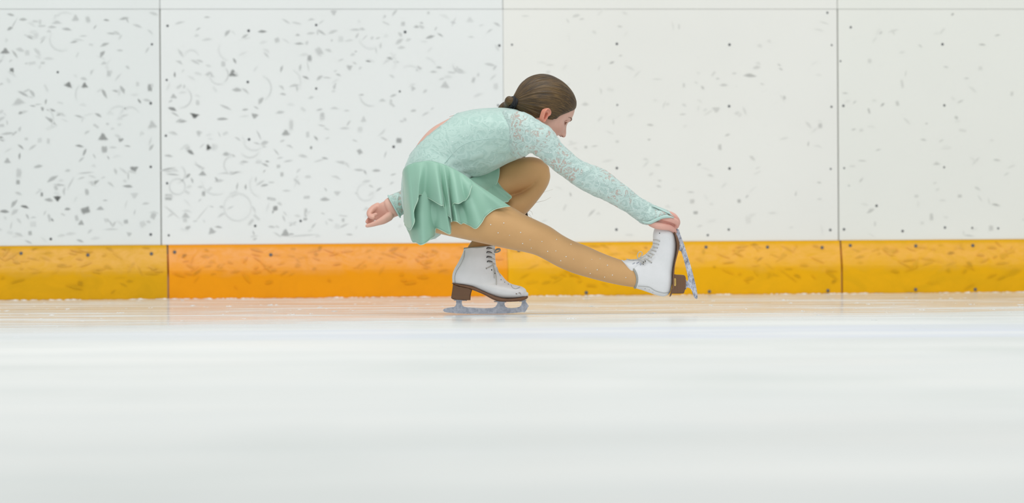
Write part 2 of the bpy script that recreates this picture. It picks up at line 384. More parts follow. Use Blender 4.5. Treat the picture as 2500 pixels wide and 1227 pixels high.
def ring_patch(bm, lay, cx, cz, R, a0, a1, dark, w):
    N = max(8, int(abs(a1 - a0) / 9))
    prev = None
    for k in range(N + 1):
        t = k / N
        a = math.radians(a0 + (a1 - a0) * t)
        fade = min(1, 4 * t, 4 * (1 - t)) if abs(a1 - a0) < 350 else 0.75 + 0.25 * math.sin(a * 2)
        row = []
        for rr, d in ((R - w, 0), (R, dark * fade), (R + w, 0)):
            v = bm.verts.new((cx + rr * math.cos(a), -0.0009, cz + rr * math.sin(a) * 1.0))
            v[lay] = d
            row.append(v)
        if prev:
            for q in range(2):
                bm.faces.new((prev[q], prev[q + 1], row[q + 1], row[q]))
        prev = row

rng = random.Random(11)
all_marks = []      # s, z, kind, L, W, angle, dark
SPX = 1 / 640.0
for (x0, y0, sc), lst in MARKS.items():
    for (u, v, k, L, wd, a, d) in lst:
        s, z = PW(x0 + u / sc, y0 + v / sc)
        all_marks.append((s, z, k, L / sc * SPX * 1.1, wd / sc * SPX * 1.2, math.radians(a), min(1, d * 1.06)))
# fainter, smaller scuffs between the large ones
for k in range(520):
    px = rng.uniform(-10, 1228) if k < 400 else rng.uniform(1235, 2510)
    py = rng.uniform(-5, 585)
    s, z = PW(px, py)
    left = px < 1228
    dens = 1.0 if left else 0.55
    if left and rng.random() < (px / 1228) ** 2 * 0.55:
        continue
    all_marks.append((s, z, rng.choice('eeebt'), rng.uniform(10, 26) * SPX, rng.uniform(4, 9) * SPX,
                      rng.gauss(0, 0.7), rng.uniform(.08, .30) * dens))

def wall_root(name):
    pass
WROT = YAW
SEAM = [PW(-460, 300)[0], PW(392, 300)[0], PW(1229.5, 300)[0], PW(2046, 300)[0], PW(2880, 300)[0]]
KTOP = PW(1250, 592)[1]
ZTOP = PW(400, 22.5)[1]
BM_ = [board_material('board_cool_white', lin(229, 233, 232)), board_material('board_worn_white', lin(233, 236, 235)),
       board_material('board_warm_white', lin(236, 236, 231)), board_material('board_ivory_white', lin(235, 236, 230))]
n_ = NT('screw_steel')
M_SCREW = n_.set(n_.mix(n_.noise(n_.coord('Object'), 300, 2), lin(84, 86, 90), lin(112, 114, 118)), 0.5, Metallic=0.3)

def add_box(bm, x0, x1, y0, y1, z0, z1, bevel=0.0, lay=None):
    g = bmesh.ops.create_cube(bm, size=1.0)
    for v in g['verts']:
        v.co = Vector((x0 if v.co.x < 0 else x1, y0 if v.co.y < 0 else y1, z0 if v.co.z < 0 else z1))
    if bevel:
        es = list({e for v in g['verts'] for e in v.link_edges})
        bmesh.ops.bevel(bm, geom=es, offset=bevel, segments=2, profile=0.6, affect='EDGES')

def screw_mesh():
    bm = bmesh.new()
    prof = [(0.0, -.0024), (.0022, -.0022), (.0050, -.0016), (.0062, 0.0), (.0062, .003)]
    rings = []
    for r, y in prof[1:]:
        rings.append([bm.verts.new((r * math.cos(2 * PI * k / 12), y, r * math.sin(2 * PI * k / 12))) for k in range(12)])
    c = bm.verts.new((0, -.0014, 0))
    for k in range(12):
        j = (k + 1) % 12
        bm.faces.new((c, rings[0][j], rings[0][k]))
        for a in range(len(rings) - 1):
            bm.faces.new((rings[a][k], rings[a][j], rings[a + 1][j], rings[a + 1][k]))
    bmesh.ops.recalc_face_normals(bm, faces=bm.faces)
    me = bpy.data.meshes.new('screw')
    bm.to_mesh(me)
    bm.free()
    me.materials.append(M_SCREW)
    return me
SCREW_ME = screw_mesh()

PANEL_LABEL = ['white rink board panel at far left, covered in grey puck marks',
               'white board panel behind the skater\'s back, with round puck prints',
               'cleaner ivory rink board panel behind the skater\'s head and outstretched arm',
               'nearly clean white rink board panel at far right of the wall']
GAP = [.002, .0024, .0006, .0022, .002]
for i in range(4):
    s0, s1 = SEAM[i] + GAP[i], SEAM[i + 1] - GAP[i + 1]
    bm = bmesh.new()
    lay = bm.verts.layers.float.new('mark')
    add_box(bm, s0, s1, 0.0, 0.012, KTOP + 0.0005, ZTOP - 0.0006, 0.0008)
    for m in all_marks:
        if s0 + 0.02 < m[0] < s1 - 0.02 and KTOP + 0.012 < m[1] < ZTOP - 0.012:
            mark_patch(bm, lay, m[0], m[1], m[2], m[3], m[4], m[5], m[6], 0, rng)
    for (px, py, R, a0, a1, d) in RINGS:
        s, z = PW(px, py)
        if s0 + .05 < s < s1 - .05:
            ring_patch(bm, lay, s, z, R * SPX, a0, a1, d * .95, .0030)
    o = link('board_panel', bm, [BM_[i]], smooth=False)
    o.location = W0
    o.rotation_euler = (0, 0, WROT)
    tag(o, PANEL_LABEL[i], 'board panel', 'white panels of the rink wall')
    for (px, py) in SCREWS:
        s, z = PW(px, py)
        if s0 < s < s1:
            c = bpy.data.objects.new('screw', SCREW_ME)
            COL.objects.link(c)
            c.parent = o
            c.location = (s, 0, z)
            f = rng.uniform(.55, .85) if px > 1240 else rng.uniform(.65, .95)
            c.scale = (f, 1, f)

# cap rail along the top of the boards, a part of each panel
for i in range(4):
    s0, s1 = SEAM[i] + 0.0008, SEAM[i + 1] - 0.0008
    bm = bmesh.new()
    bm.verts.layers.float.new('mark')
    add_box(bm, s0, s1, 0.0, 0.06, ZTOP + 0.0003, ZTOP + 0.13, 0.003)
    o = link('cap_rail', bm, [BM_[i]], smooth=False)
    o.location = W0
    o.rotation_euler = (0, 0, WROT)
    tag(o, ['white cap rail over the far left board panel', 'white cap rail over the most scuffed board panel',
            'white cap rail over the ivory panel behind the skater\'s head', 'white cap rail over the far right board panel'][i],
        'cap rail', 'cap rails along the top of the boards')

# ------------------------------------------------------------ kick plates
def kick_profile():   # y (towards rink negative), z
    return [(0.010, KTOP), (-0.004, KTOP - .0005), (-0.009, KTOP - .006), (-0.030, KTOP * .60), (-0.034, KTOP * .52), (-0.034, 0.004), (-0.03, -0.004), (0.010, -0.004)]
def kick_y(z):
    pr = kick_profile()[2:6]
    for (y0, z0), (y1, z1) in zip(pr, pr[1:]):
        if z0 >= z >= z1:
            return y0 + (y1 - y0) * (z0 - z) / (z0 - z1)
    return pr[0][0]
KSEAM = [SEAM[0] + .02, PW(409, 650)[0], PW(1237, 650)[0], PW(2051, 650)[0], SEAM[4] + .02]
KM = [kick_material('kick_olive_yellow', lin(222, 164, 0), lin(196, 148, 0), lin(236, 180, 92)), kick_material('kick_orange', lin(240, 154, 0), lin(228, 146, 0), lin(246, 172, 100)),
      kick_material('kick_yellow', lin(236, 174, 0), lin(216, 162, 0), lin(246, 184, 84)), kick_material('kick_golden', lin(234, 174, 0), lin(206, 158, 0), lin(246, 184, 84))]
KLABEL = ['olive-yellow kick plate at the far left foot of the boards', 'orange kick plate behind the skirt, the reddest of the four',
          'yellow kick plate behind the stretched leg and raised skate', 'golden kick plate at the far right foot of the boards']
KMARKS = [(40,640,18,8,.4),(150,648,26,7,.5),(262,652,20,10,.35),(265,605,26,9,.35),(300,695,22,7,.4),(195,690,16,10,.55),(180,700,40,8,.25),
 (85,606,22,8,.5),(190,603,20,6,.4),(355,604,20,5,.4),(10,606,20,6,.35),(275,712,16,6,.4),(315,686,16,8,.4),(235,663,26,6,.25),(45,685,40,4,.35),
 (449,624,14,8,.9),(480,664,24,8,.5),(535,652,16,14,.35),(665,658,20,8,.35),(725,648,16,14,.35),(765,655,12,7,.4),(500,626,20,8,.35),
 (625,610,30,6,.35),(655,688,20,8,.3),(600,678,30,10,.2),(560,640,16,6,.3),(715,607,18,6,.35),(780,605,10,16,.6),(770,620,12,10,.5),
 (900,612,20,6,.3),(960,608,24,7,.5),(885,650,22,8,.3),(1040,640,24,8,.35),(1000,690,30,8,.25),(1060,612,20,7,.4),(930,660,26,9,.22),
 (1300,650,30,6,.3),(1330,690,24,8,.35),(1395,671,18,7,.5),(1440,696,30,6,.35),(1492,594,20,6,.5),(1575,604,10,5,.5),(1810,601,30,6,.3),
 (1840,597,20,5,.5),(1715,615,10,16,.35),(1852,632,18,5,.6),(1800,620,26,5,.3),(1910,623,16,10,.25),(1740,651,8,6,.5),(1942,673,18,7,.55),
 (1825,680,24,8,.3),(1875,672,20,8,.25),(2032,686,16,10,.6),(1920,672,60,3,.2),(2095,628,26,8,.4),(2180,662,20,8,.35),(2318,618,20,9,.8),
 (2230,644,10,30,.25),(2260,632,30,6,.25),(2362,645,18,12,.5),(2390,622,20,6,.35),(2420,604,22,7,.35),(2445,625,14,16,.3),(2310,661,14,12,.35),
 (2470,665,40,16,.25),(2440,678,26,5,.3),(2360,700,30,6,.25),(2160,608,16,10,.3),(2205,645,40,4,.2),(1990,600,18,5,.4),(1775,640,30,4,.3)]
KGAP = [.003, .0034, .0006, .0034, .003]
for i in range(4):
    s0, s1 = KSEAM[i] + KGAP[i], KSEAM[i + 1] - KGAP[i + 1]
    bm = bmesh.new()
    lay = bm.verts.layers.float.new('mark')
    pr = kick_profile()
    N = 30
    rows = [[bm.verts.new((s0 + (s1 - s0) * k / N, y + 0.0012 * math.sin(k * .9 + i), z)) for (y, z) in pr] for k in range(N + 1)]
    for a, b in zip(rows, rows[1:]):
        for k in range(len(pr)):
            j = (k + 1) % len(pr)
            bm.faces.new((a[k], a[j], b[j], b[k]))
    bm.faces.new(rows[0])
    bm.faces.new(rows[-1][::-1])
    bmesh.ops.recalc_face_normals(bm, faces=bm.faces)
    for (px, py, L, wd, d) in KMARKS:
        s, z = PW(px, py)
        if s0 + .02 < s < s1 - .02:
            c0 = len(bm.verts)
            mark_patch(bm, lay, s, z, rng.choice('eeb'), L * SPX, wd * SPX, rng.gauss(0, .35), d * .62, 0, rng)
            bm.verts.ensure_lookup_table()
            for v in bm.verts[c0:]:
                v.co.z = min(max(v.co.z, .008), KTOP - .008)
                v.co.y += kick_y(v.co.z) - 0.0014
    for q in range(70):
        s, z = rng.uniform(s0 + .03, s1 - .03), rng.triangular(.03, KTOP - .01, KTOP - .03)
        c0 = len(bm.verts)
        mark_patch(bm, lay, s, z, 'e', rng.uniform(8, 34) * SPX, rng.uniform(3, 8) * SPX, rng.gauss(0, .4), rng.uniform(.05, .22), 0, rng)
        bm.verts.ensure_lookup_table()
        for v in bm.verts[c0:]:
            v.co.z = min(max(v.co.z, .008), KTOP - .008)
            v.co.y += kick_y(v.co.z) - 0.0014
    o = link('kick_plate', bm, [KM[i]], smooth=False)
    o.location = W0
    o.rotation_euler = (0, 0, WROT)
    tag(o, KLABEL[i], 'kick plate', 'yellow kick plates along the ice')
    for (px, py) in KSCREWS:
        s, z = PW(px, py)
        if s0 < s < s1:
            c = bpy.data.objects.new('screw', SCREW_ME)
            COL.objects.link(c)
            c.parent = o
            c.location = (s, kick_y(z) - .0015, max(z, .012))
            c.scale = (1.05, 1, 1.05)

# the structure behind: framing wall and yellow base running on past the frame
def wall_strip(name, y0, y1, z0, z1, mat):
    bm = bmesh.new()
    bm.verts.layers.float.new('mark')
    add_box(bm, -9, 9, y0, y1, z0, z1)
    o = link(name, bm, [mat], smooth=False)
    o.location = W0
    o.rotation_euler = (0, 0, WROT)
    o['kind'] = 'structure'
    return o
n_ = NT('seam_shadow_grey')
M_BACK = n_.set(n_.mix(n_.noise(n_.coord('Object'), 8), lin(200, 200, 193), lin(212, 211, 204)), 0.7)
n_ = NT('base_brown')
_xs = n_.n('ShaderNodeSeparateXYZ', Vector=n_.coord('Object')).outputs[0]
_end = n_.math('GREATER_THAN', n_.math('ABSOLUTE', _xs), 2.62)
M_BASE = n_.set(n_.mix(_end, n_.mix(n_.rng(n_.n('ShaderNodeSeparateXYZ', Vector=n_.coord('Object')).outputs[2], .075, .10), lin(232, 200, 180), lin(170, 96, 40)), lin(230, 168, 0)), 0.6)   # packed snow low in the joints
wall_strip('wall_back', 0.0135, 0.12, 0.0, ZTOP + .10, M_BACK)
wall_strip('baseboard_back', -0.012, 0.0095, -0.004, KTOP - .034, M_BASE)

# ------------------------------------------------------------ ice
def ice_material():
    n = NT('rink_ice')
    tc = n.n('ShaderNodeTexCoord')
    P0 = tc.outputs['Object']
    sep = n.n('ShaderNodeSeparateXYZ', Vector=P0)
    # distance in front of the boards (boards turned by YAW)
    along = n.math('MULTIPLY', sep.outputs[0], math.tan(YAW))
    dist = n.math('SUBTRACT', n.math('ADD', along, 3.33), sep.outputs[1])
    wob = n.noise(n.coord('Object', (0.22, 1.2, 1)), 2.0, 6, 0.65)
    streak = n.noise(n.coord('Object', (0.22, 1.5, 1)), 2.6, 6, 0.68, 0.3)
    d2 = n.math('ADD', dist, n.math('MULTIPLY', n.math('SUBTRACT', wob, 0.5), 2.2))
    # planed, wetter ice by the boards turning into skated snow
    fine = n.noise(n.coord('Object', (0.16, 1.0, 1)), 5.5, 7, 0.72, 0.2)
    d2 = n.math('ADD', d2, n.math('MULTIPLY', sep.outputs[0], 0.42))
    wet = n.rng(d2, 3.9, 5.3, 1.0, 0.0)
    wet = n.math('MULTIPLY', wet, n.rng(fine, 0.50, 0.60, 1.0, 0.10))
    # pale blue line painted under the ice
    line = n.math('MULTIPLY', n.rng(dist, 5.15, 5.35), n.rng(n.math('SUBTRACT', dist, n.math('MULTIPLY', sep.outputs[0], 0.25)), 6.35, 6.6, 1.0, 0.0))
    line = n.math('MULTIPLY', line, n.rng(sep.outputs[0], -1.5, -.4, .15, 1.0))
    base = n.mix(n.rng(streak, 0.35, 0.7), lin(228, 230, 227), lin(219, 223, 222))
    base = n.mix(n.math('MULTIPLY', line, n.rng(streak, .3, .7, .60, .12)), base, lin(200, 209, 232))
    patch = n.noise(n.coord('Object', (0.9, 0.55, 1)), 1.1, 4, 0.55)
    base = n.mix(n.rng(patch, 0.52, 0.70, 0, 0.6), base, lin(206, 212, 209))
    base = n.mix(n.rng(patch, 0.26, 0.44, 0.4, 0), base, lin(234, 230, 225))
    broad = n.noise(n.coord('Object', (0.30, 1.15, 1)), 1.25, 4, 0.6, 0.3)
    base = n.mix(n.rng(broad, 0.50, 0.66, 0, 0.55), base, lin(240, 241, 238))
    base = n.mix(n.rng(broad, 0.30, 0.46, 0.50, 0), base, lin(208, 212, 209))
    dif = n.n('ShaderNodeBsdfDiffuse', Color=base)
    glo = n.n('ShaderNodeBsdfAnisotropic')
    glo.inputs['Color'].default_value = (.97, .98, 1, 1)
    n.l(n.math('ADD', n.rng(wet, 0, 1, .17, .0), n.rng(streak, .3, .7, .05, .12)), glo.inputs['Roughness'])
    bmp = n.n('ShaderNodeBump', Height=n.noise(n.coord('Object', (3, 16, 1)), 9, 5, 0.65))
    bmp.inputs['Strength'].default_value = 0.07
    bmp.inputs['Distance'].default_value = 0.003
    n.l(bmp.outputs[0], glo.inputs['Normal'])
    fac = n.math('ADD', n.math('MULTIPLY', wet, 0.46), 0.15)
    mx = n.n('ShaderNodeMixShader', Fac=fac)
    n.l(dif.outputs[0], mx.inputs[1])
    n.l(glo.outputs[0], mx.inputs[2])
    n.l(mx.outputs[0], n.out.inputs['Surface'])
    return n.m
bm = bmesh.new()
# a finely gridded sheet with gentle skate-cut ridges near the skater, coarse beyond
xs = [-14, -8, -4, -2.6] + [-2.6 + 5.2 * k / 110 for k in range(1, 110)] + [2.6, 4, 8, 14]
ys = [-17.5, -14, -11, -9, -7, -5, -4] + [-3.2 + 6.2 * k / 200 for k in range(0, 201)] + [3.6, 4.6, 5.5]
grid = []
for x in xs:
    row = []
    for y in ys:
        z = 0.0
        if abs(x) < 2.6 and -3.2 < y < 3.0:
            z = 0.0016 * (mnoise.noise(Vector((x * 1.1, y * 9, 0))) + 0.5 * mnoise.noise(Vector((x * 4, y * 25, 3)))) - 0.0016
        row.append(bm.verts.new((x, y, z)))
    grid.append(row)
for a, b in zip(grid, grid[1:]):
    for k in range(len(ys) - 1):
        bm.faces.new((a[k], b[k], b[k + 1], a[k + 1]))
ice = link('floor', bm, [ice_material()])
tag(ice, kind='structure')

def ice_z(x, y):
    if abs(x) < 2.6 and -3.2 < y < 3.0:
        return 0.0016 * (mnoise.noise(Vector((x * 1.1, y * 9, 0))) + 0.5 * mnoise.noise(Vector((x * 4, y * 25, 3)))) - 0.0016
    return 0.0
# snow and ice shavings lying on the sheet
n_ = NT('ice_shavings')
M_SNOW = n_.set(n_.mix(n_.noise(n_.coord('Object'), 60), lin(240, 243, 244), lin(232, 236, 238)), 0.6)
bm = bmesh.new()
def crumb(x, y, rx, ry, rz):
    g = bmesh.ops.create_icosphere(bm, subdivisions=1, radius=1.0)
    z0 = ice_z(x, y) - .0003
    for v in g['verts']:
        f = rng.uniform(.75, 1.2)
        v.co = Vector((x + v.co.x * rx * f, y + v.co.y * ry * f, max(v.co.z * rz * f, -0.3 * rz) + z0))
big = [(292,762,14),(14,757,22),(165,753,12),(660,743,26),(560,746,16),(920,718,8),(597,776,8),(712,765,10),(762,764,8),(1400,776,16),
       (1742,733,9),(1912,731,7),(2320,727,9),(2490,742,12),(1735,744,8),(2122,741,12),(1915,730,10),(2425,754,9),(2253,755,9),(616,714,10),
       (370,750,9),(470,744,12),(1930,738,9),(1820,752,9),(2368,741,16),(1960,758,7),(1160,838,12),(40,820,14),(1080,842,10)]
for (px, py, w) in big:
    p = PI_(px, py)
    s = w / 1500.0
    for q in range(7):
        crumb(p.x + rng.gauss(0, s * .7), p.y + rng.gauss(0, .03), s * rng.uniform(.2, .5), rng.uniform(.01, .03), rng.uniform(.0010, .0020))
for q in range(600):
    px, py = rng.uniform(-20, 2520), 716 + abs(rng.gauss(0, 34))
    if py < 708 + (2500 - px) * .008 + 4:
        continue
    p = PI_(px, py)
    if p.y > 3.2 + p.x * .14: continue
    f = rng.random() ** 3
    crumb(p.x, p.y, .002 + .010 * f, .003 + .02 * f, 0.0004 + .0010 * f)
# a ridge of snow thrown against the kick plates
for q in range(300):
    x = -2.4 + 4.8 * q / 300 + rng.uniform(-.01, .01)
    y = 3.37 + x * math.tan(YAW) - .034 / math.cos(YAW) - rng.uniform(.004, .03)
    crumb(x, y, rng.uniform(.006, .02), rng.uniform(.006, .014), rng.uniform(.001, .0042) * (1 if mnoise.noise(Vector((x * 3, 0, 0))) > -.1 else .35))
o = link('ice_shavings', bm, [M_SNOW])
tag(o, 'loose white snow and shavings scattered over the ice by the boards', 'ice shavings', kind='stuff')

# ================================================================= THE SKATER
FACE_Y = 0.0

def cr(pts, t):
    """Catmull-Rom through a list of tuples at parameter t in 0..len-1"""
    n = len(pts)
    i = min(int(t), n - 2)
    f = t - i
    p0, p1, p2, p3 = pts[max(i - 1, 0)], pts[i], pts[i + 1], pts[min(i + 2, n - 1)]
    out = []
    for a, b, c, d in zip(p0, p1, p2, p3):
        out.append(0.5 * ((2 * b) + (c - a) * f + (2 * a - 5 * b + 4 * c - d) * f * f + (3 * b - a - 3 * c + d) * f ** 3))
    return tuple(out)

def sections_world(secs):
    """(ax, ay, bx, by, y, ry): two traced edge points of a cross-section, its distance and its half depth"""
    out = []
    for s in secs:
        ax, ay, bx, by, y, ry = s[:6]
        A, B = P(ax, ay, y), P(bx, by, y)
        out.append(tuple((A + B) / 2) + tuple((A - B) / 2) + (ry,))
    return out

def loft_rings(secs, sub=6, seg=32, inflate=0.0, power=2.0, t0=0.0, t1=None, cap=True, disp=None):
    W_ = sections_world(secs)
    n = len(W_)
    t1 = n - 1 if t1 is None else t1
    m = max(2, int((t1 - t0) * sub) + 1)
    rings = []
    for k in range(m):
        t = t0 + (t1 - t0) * k / (m - 1)
        v = cr(W_, t)
        C, A, ry = Vector(v[0:3]), Vector(v[3:6]), v[6]
        L = A.length
        Au = A / max(L, 1e-6)
        L += inflate
        ry += inflate
        ring = []
        for q in range(seg):
            a = 2 * PI * q / seg
            ca, sa = math.cos(a), math.sin(a)
            e = 2.0 / power
            x = math.copysign(abs(ca) ** e, ca)
            y = math.copysign(abs(sa) ** e, sa)
            d = disp(t, a) if disp else 0.0
            ring.append(C + Au * x * (L + d) - Vector((0, 1, 0)) * y * (ry + d))   # sa>0 faces the rink side (camera)
        rings.append(ring)
    if cap:
        def capring(r0, r1):
            c = sum(r0, Vector()) / len(r0)
            c1 = sum(r1, Vector()) / len(r1)
            d = (c - c1)
            rr = sum((p - c).length for p in r0) / len(r0)
            if d.length > 1e-6: d = d.normalized() * rr
            res = []
            for a in (0.45, 0.85, 1.2):
                res.append([c + (p - c) * math.cos(a) + d * math.sin(a) * 0.55 for p in r0])
            return res, c + d * 0.57
        st, sp = capring(rings[0], rings[1])
        en, ep = capring(rings[-1], rings[-2])
        return st[::-1] + rings + en, sp, ep
    return rings, None, None

def add_rings(bm, rings, p0=None, p1=None, keep=None):
    V = [[bm.verts.new(p) for p in r] for r in rings]
    n = len(rings[0])
    for i in range(len(V) - 1):
        for k in range(n):
            j = (k + 1) % n
            if keep is None or keep(i, k):
                bm.faces.new((V[i][k], V[i][j], V[i + 1][j], V[i + 1][k]))
    if p0 is not None:
        c = bm.verts.new(p0)
        for k in range(n):
            bm.faces.new((c, V[0][(k + 1) % n], V[0][k]))
    if p1 is not None:
        c = bm.verts.new(p1)
        for k in range(n):
            bm.faces.new((c, V[-1][k], V[-1][(k + 1) % n]))
    return V

def add_loft(bm, secs, **kw):
    r, a, b = loft_rings(secs, **kw)
    return add_rings(bm, r, a, b)

def add_tube(bm, pts, rad, seg=10, sub=4, cap=True, flat=1.0, closed=False):
    """round tube through points; rad a number or a list"""
    pts = [Vector(p) for p in pts]
    n = len(pts)
    if not isinstance(rad, (list, tuple)):
        rad = [rad] * n
    data = [tuple(p) + (r,) for p, r in zip(pts, rad)]
    if closed:
        data = data + [data[0]]
        n += 1
    m = (n - 1) * sub + 1
    c = [cr(data, (n - 1) * k / (m - 1)) for k in range(m)]
    Cs = [Vector(v[:3]) for v in c]
    Rs = [max(v[3], 1e-5) for v in c]
    rings = []
    nrm = None
    for k in range(m):
        T = (Cs[min(k + 1, m - 1)] - Cs[max(k - 1, 0)])
        if T.length < 1e-9: T = Vector((1, 0, 0))
        T.normalize()
        if nrm is None:
            nrm = T.orthogonal().normalized()
        nrm = (nrm - T * nrm.dot(T))
        nrm.normalize()
        b = T.cross(nrm)
        rings.append([Cs[k] + (nrm * math.cos(2 * PI * q / seg) + b * math.sin(2 * PI * q / seg) * flat) * Rs[k] for q in range(seg)])
    if cap and not closed:
        T0 = (Cs[0] - Cs[1]).normalized() * Rs[0]
        T1 = (Cs[-1] - Cs[-2]).normalized() * Rs[-1]
        s = [[Cs[0] + (p - Cs[0]) * math.cos(a) + T0 * math.sin(a) for p in rings[0]] for a in (1.15, 0.6)]
        e = [[Cs[-1] + (p - Cs[-1]) * math.cos(a) + T1 * math.sin(a) for p in rings[-1]] for a in (0.6, 1.15)]
        return add_rings(bm, s + rings + e, Cs[0] + T0, Cs[-1] + T1)
    return add_rings(bm, rings)

def add_ellipsoid(bm, c, r, rot=None, sub=3):
    g = bmesh.ops.create_icosphere(bm, subdivisions=sub, radius=1.0)
    for v in g['verts']:
        p = Vector((v.co.x * r[0], v.co.y * r[1], v.co.z * r[2]))
        if rot is not None: p = rot @ p
        v.co = Vector(c) + p
    return g['verts']

def bvh_of(bms):
    vs, fs = [], []
    for b in bms:
        b.verts.ensure_lookup_table()
        off = len(vs)
        b.verts.index_update()
        vs += [v.co.copy() for v in b.verts]
        fs += [[off + v.index for v in f.verts] for f in b.faces]
    return BVHTree.FromPolygons(vs, fs)


def remesh(o, voxel, smooth=4, factor=0.5):
    m = o.modifiers.new('skin', 'REMESH')
    m.mode = 'VOXEL'
    m.voxel_size = voxel
    m.use_smooth_shade = True
    s = o.modifiers.new('soft', 'SMOOTH')
    s.iterations = smooth
    s.factor = factor
    return o

# ------------------------------------------------------------ traced cross-sections
TORSO = [(1004,548,1078,560,0,.085), (986,505,1108,545,0,.118), (983,455,1132,500,0,.133), (990,414,1148,455,0,.130), (1005,378,1152,433,0,.118),
         (1023,346,1160,431,0,.108), (1051,315,1180,424,0,.108), (1086,294,1206,412,0,.114), (1120,279,1236,396,0,.122), (1160,270,1262,385,0,.132),
         (1203,266.5,1283,376,0,.140), (1238,267,1296,362,0,.138), (1262,271,1300,345,.005,.112), (1280,280,1306,335,.01,.07)]
ARM_R = [(1232,272,1262,384,-.095,.048), (1262,273,1278,380,-.120,.050), (1288,280,1290,372,-.135,.048), (1318,299.5,1303,372,-.138,.045), (1345,317,1320,384,-.135,.042),
         (1368,349,1334,395,-.130,.038), (1393,374.5,1360,417,-.122,.035), (1421,395,1393,441,-.114,.035), (1450,408,1423,461,-.106,.034),
         (1480,421,1452,475,-.098,.033), (1505,440,1480,487,-.09,.031), (1535,463,1510,504,-.078,.028), (1562,485,1539,521,-.066,.025), (1587,500,1563,537,-.055,.022), (1606,508,1580,547,-.048,.022)]
ARM_L = [(1250,285,1275,345,.10,.045), (1215,290,1240,350,.145,.045), (1165,312,1195,366,.165,.042), (1115,352,1140,400,.175,.040), (1070,398,1092,440,.175,.036),
         (1040,428,1056,470,.165,.034), (1010,450,1026,494,.150,.032), (978,467,999,512,.13,.029), (951,480,976,525,.11,.024), (941,486,965,529,.105,.022)]
THIGH_R = [(1062,455,1020,545,-.055,.075), (1085,465,1048,562,-.072,.078), (1120,474,1095,574,-.08,.074), (1165,484,1141,584,-.083,.069), (1208,494,1186,594,-.083,.066), (1246,504.5,1222,602,-.082,.063),
           (1279,523.5,1253,608.5,-.081,.058), (1311,539,1282,614,-.08,.054), (1343,554.5,1309,621.5,-.078,.050), (1371,573.5,1336,635,-.075,.048), (1400,589,1364,650,-.07,.045),
           (1431,601,1400,665,-.065,.046), (1462,615,1437,676,-.058,.045), (1493,627.5,1475,686,-.052,.040), (1519,636,1512,694,-.046,.034), (1545,643,1545,699,-.042,.030), (1562,648,1566,700,-.04,.030)]
THIGH_L = [(1050,425,1065,520,.055,.080), (1090,425,1098,520,.075,.080), (1150,422,1160,512,.085,.070), (1200,414,1212,500,.09,.062), (1236,394.5,1246,480,.094,.058), (1270,386.5,1276,468,.096,.054), (1298,384,1296,462,.098,.050),
           (1320,390,1306,458,.10,.044), (1333,402,1318,452,.10,.034)]
SHANK_L = [(1310,392,1290,425,.10,.030), (1333,401,1290,440,.10,.036), (1342,424,1290,452,.099,.039), (1340,443,1280,463,.098,.039), (1331,462,1264,473,.095,.039), (1315,484.5,1244,478,.089,.040),
           (1296,507.5,1226,487,.08,.044), (1274,530,1208,510,.071,.041), (1250,553,1190,535,.061,.037), (1228,574,1170,560,.052,.033), (1210,594,1153,588,.044,.030), (1203,612,1142,606,.036,.030), (1203,640,1135,636,.028,.028)]
NECK = [(1215,285,1265,355,0,.06), (1243,272,1288,345,.005,.055), (1266,262,1312,335,.012,.048), (1285,250,1335,325,.02,.046), (1300,240,1350,312,.024,.044)]

# ------------------------------------------------------------ head frame
HEAD_YAW, HEAD_PITCH = math.radians(25), math.radians(33)
HS = 1.07
HC = P(1332, 275, 0.03)
HX = Vector((math.cos(HEAD_YAW) * math.cos(HEAD_PITCH), math.sin(HEAD_YAW) * math.cos(HEAD_PITCH), -math.sin(HEAD_PITCH)))   # face
_z = Vector((0, 0, 1))
HZ = (_z - HX * HX.z).normalized()
HY = HZ.cross(HX)                       # her left, away from the camera
def H(x, y, z):
    return HC + (HX * x + HY * y + HZ * z) * HS
HROT = Matrix((HX, HY, HZ)).transposed()

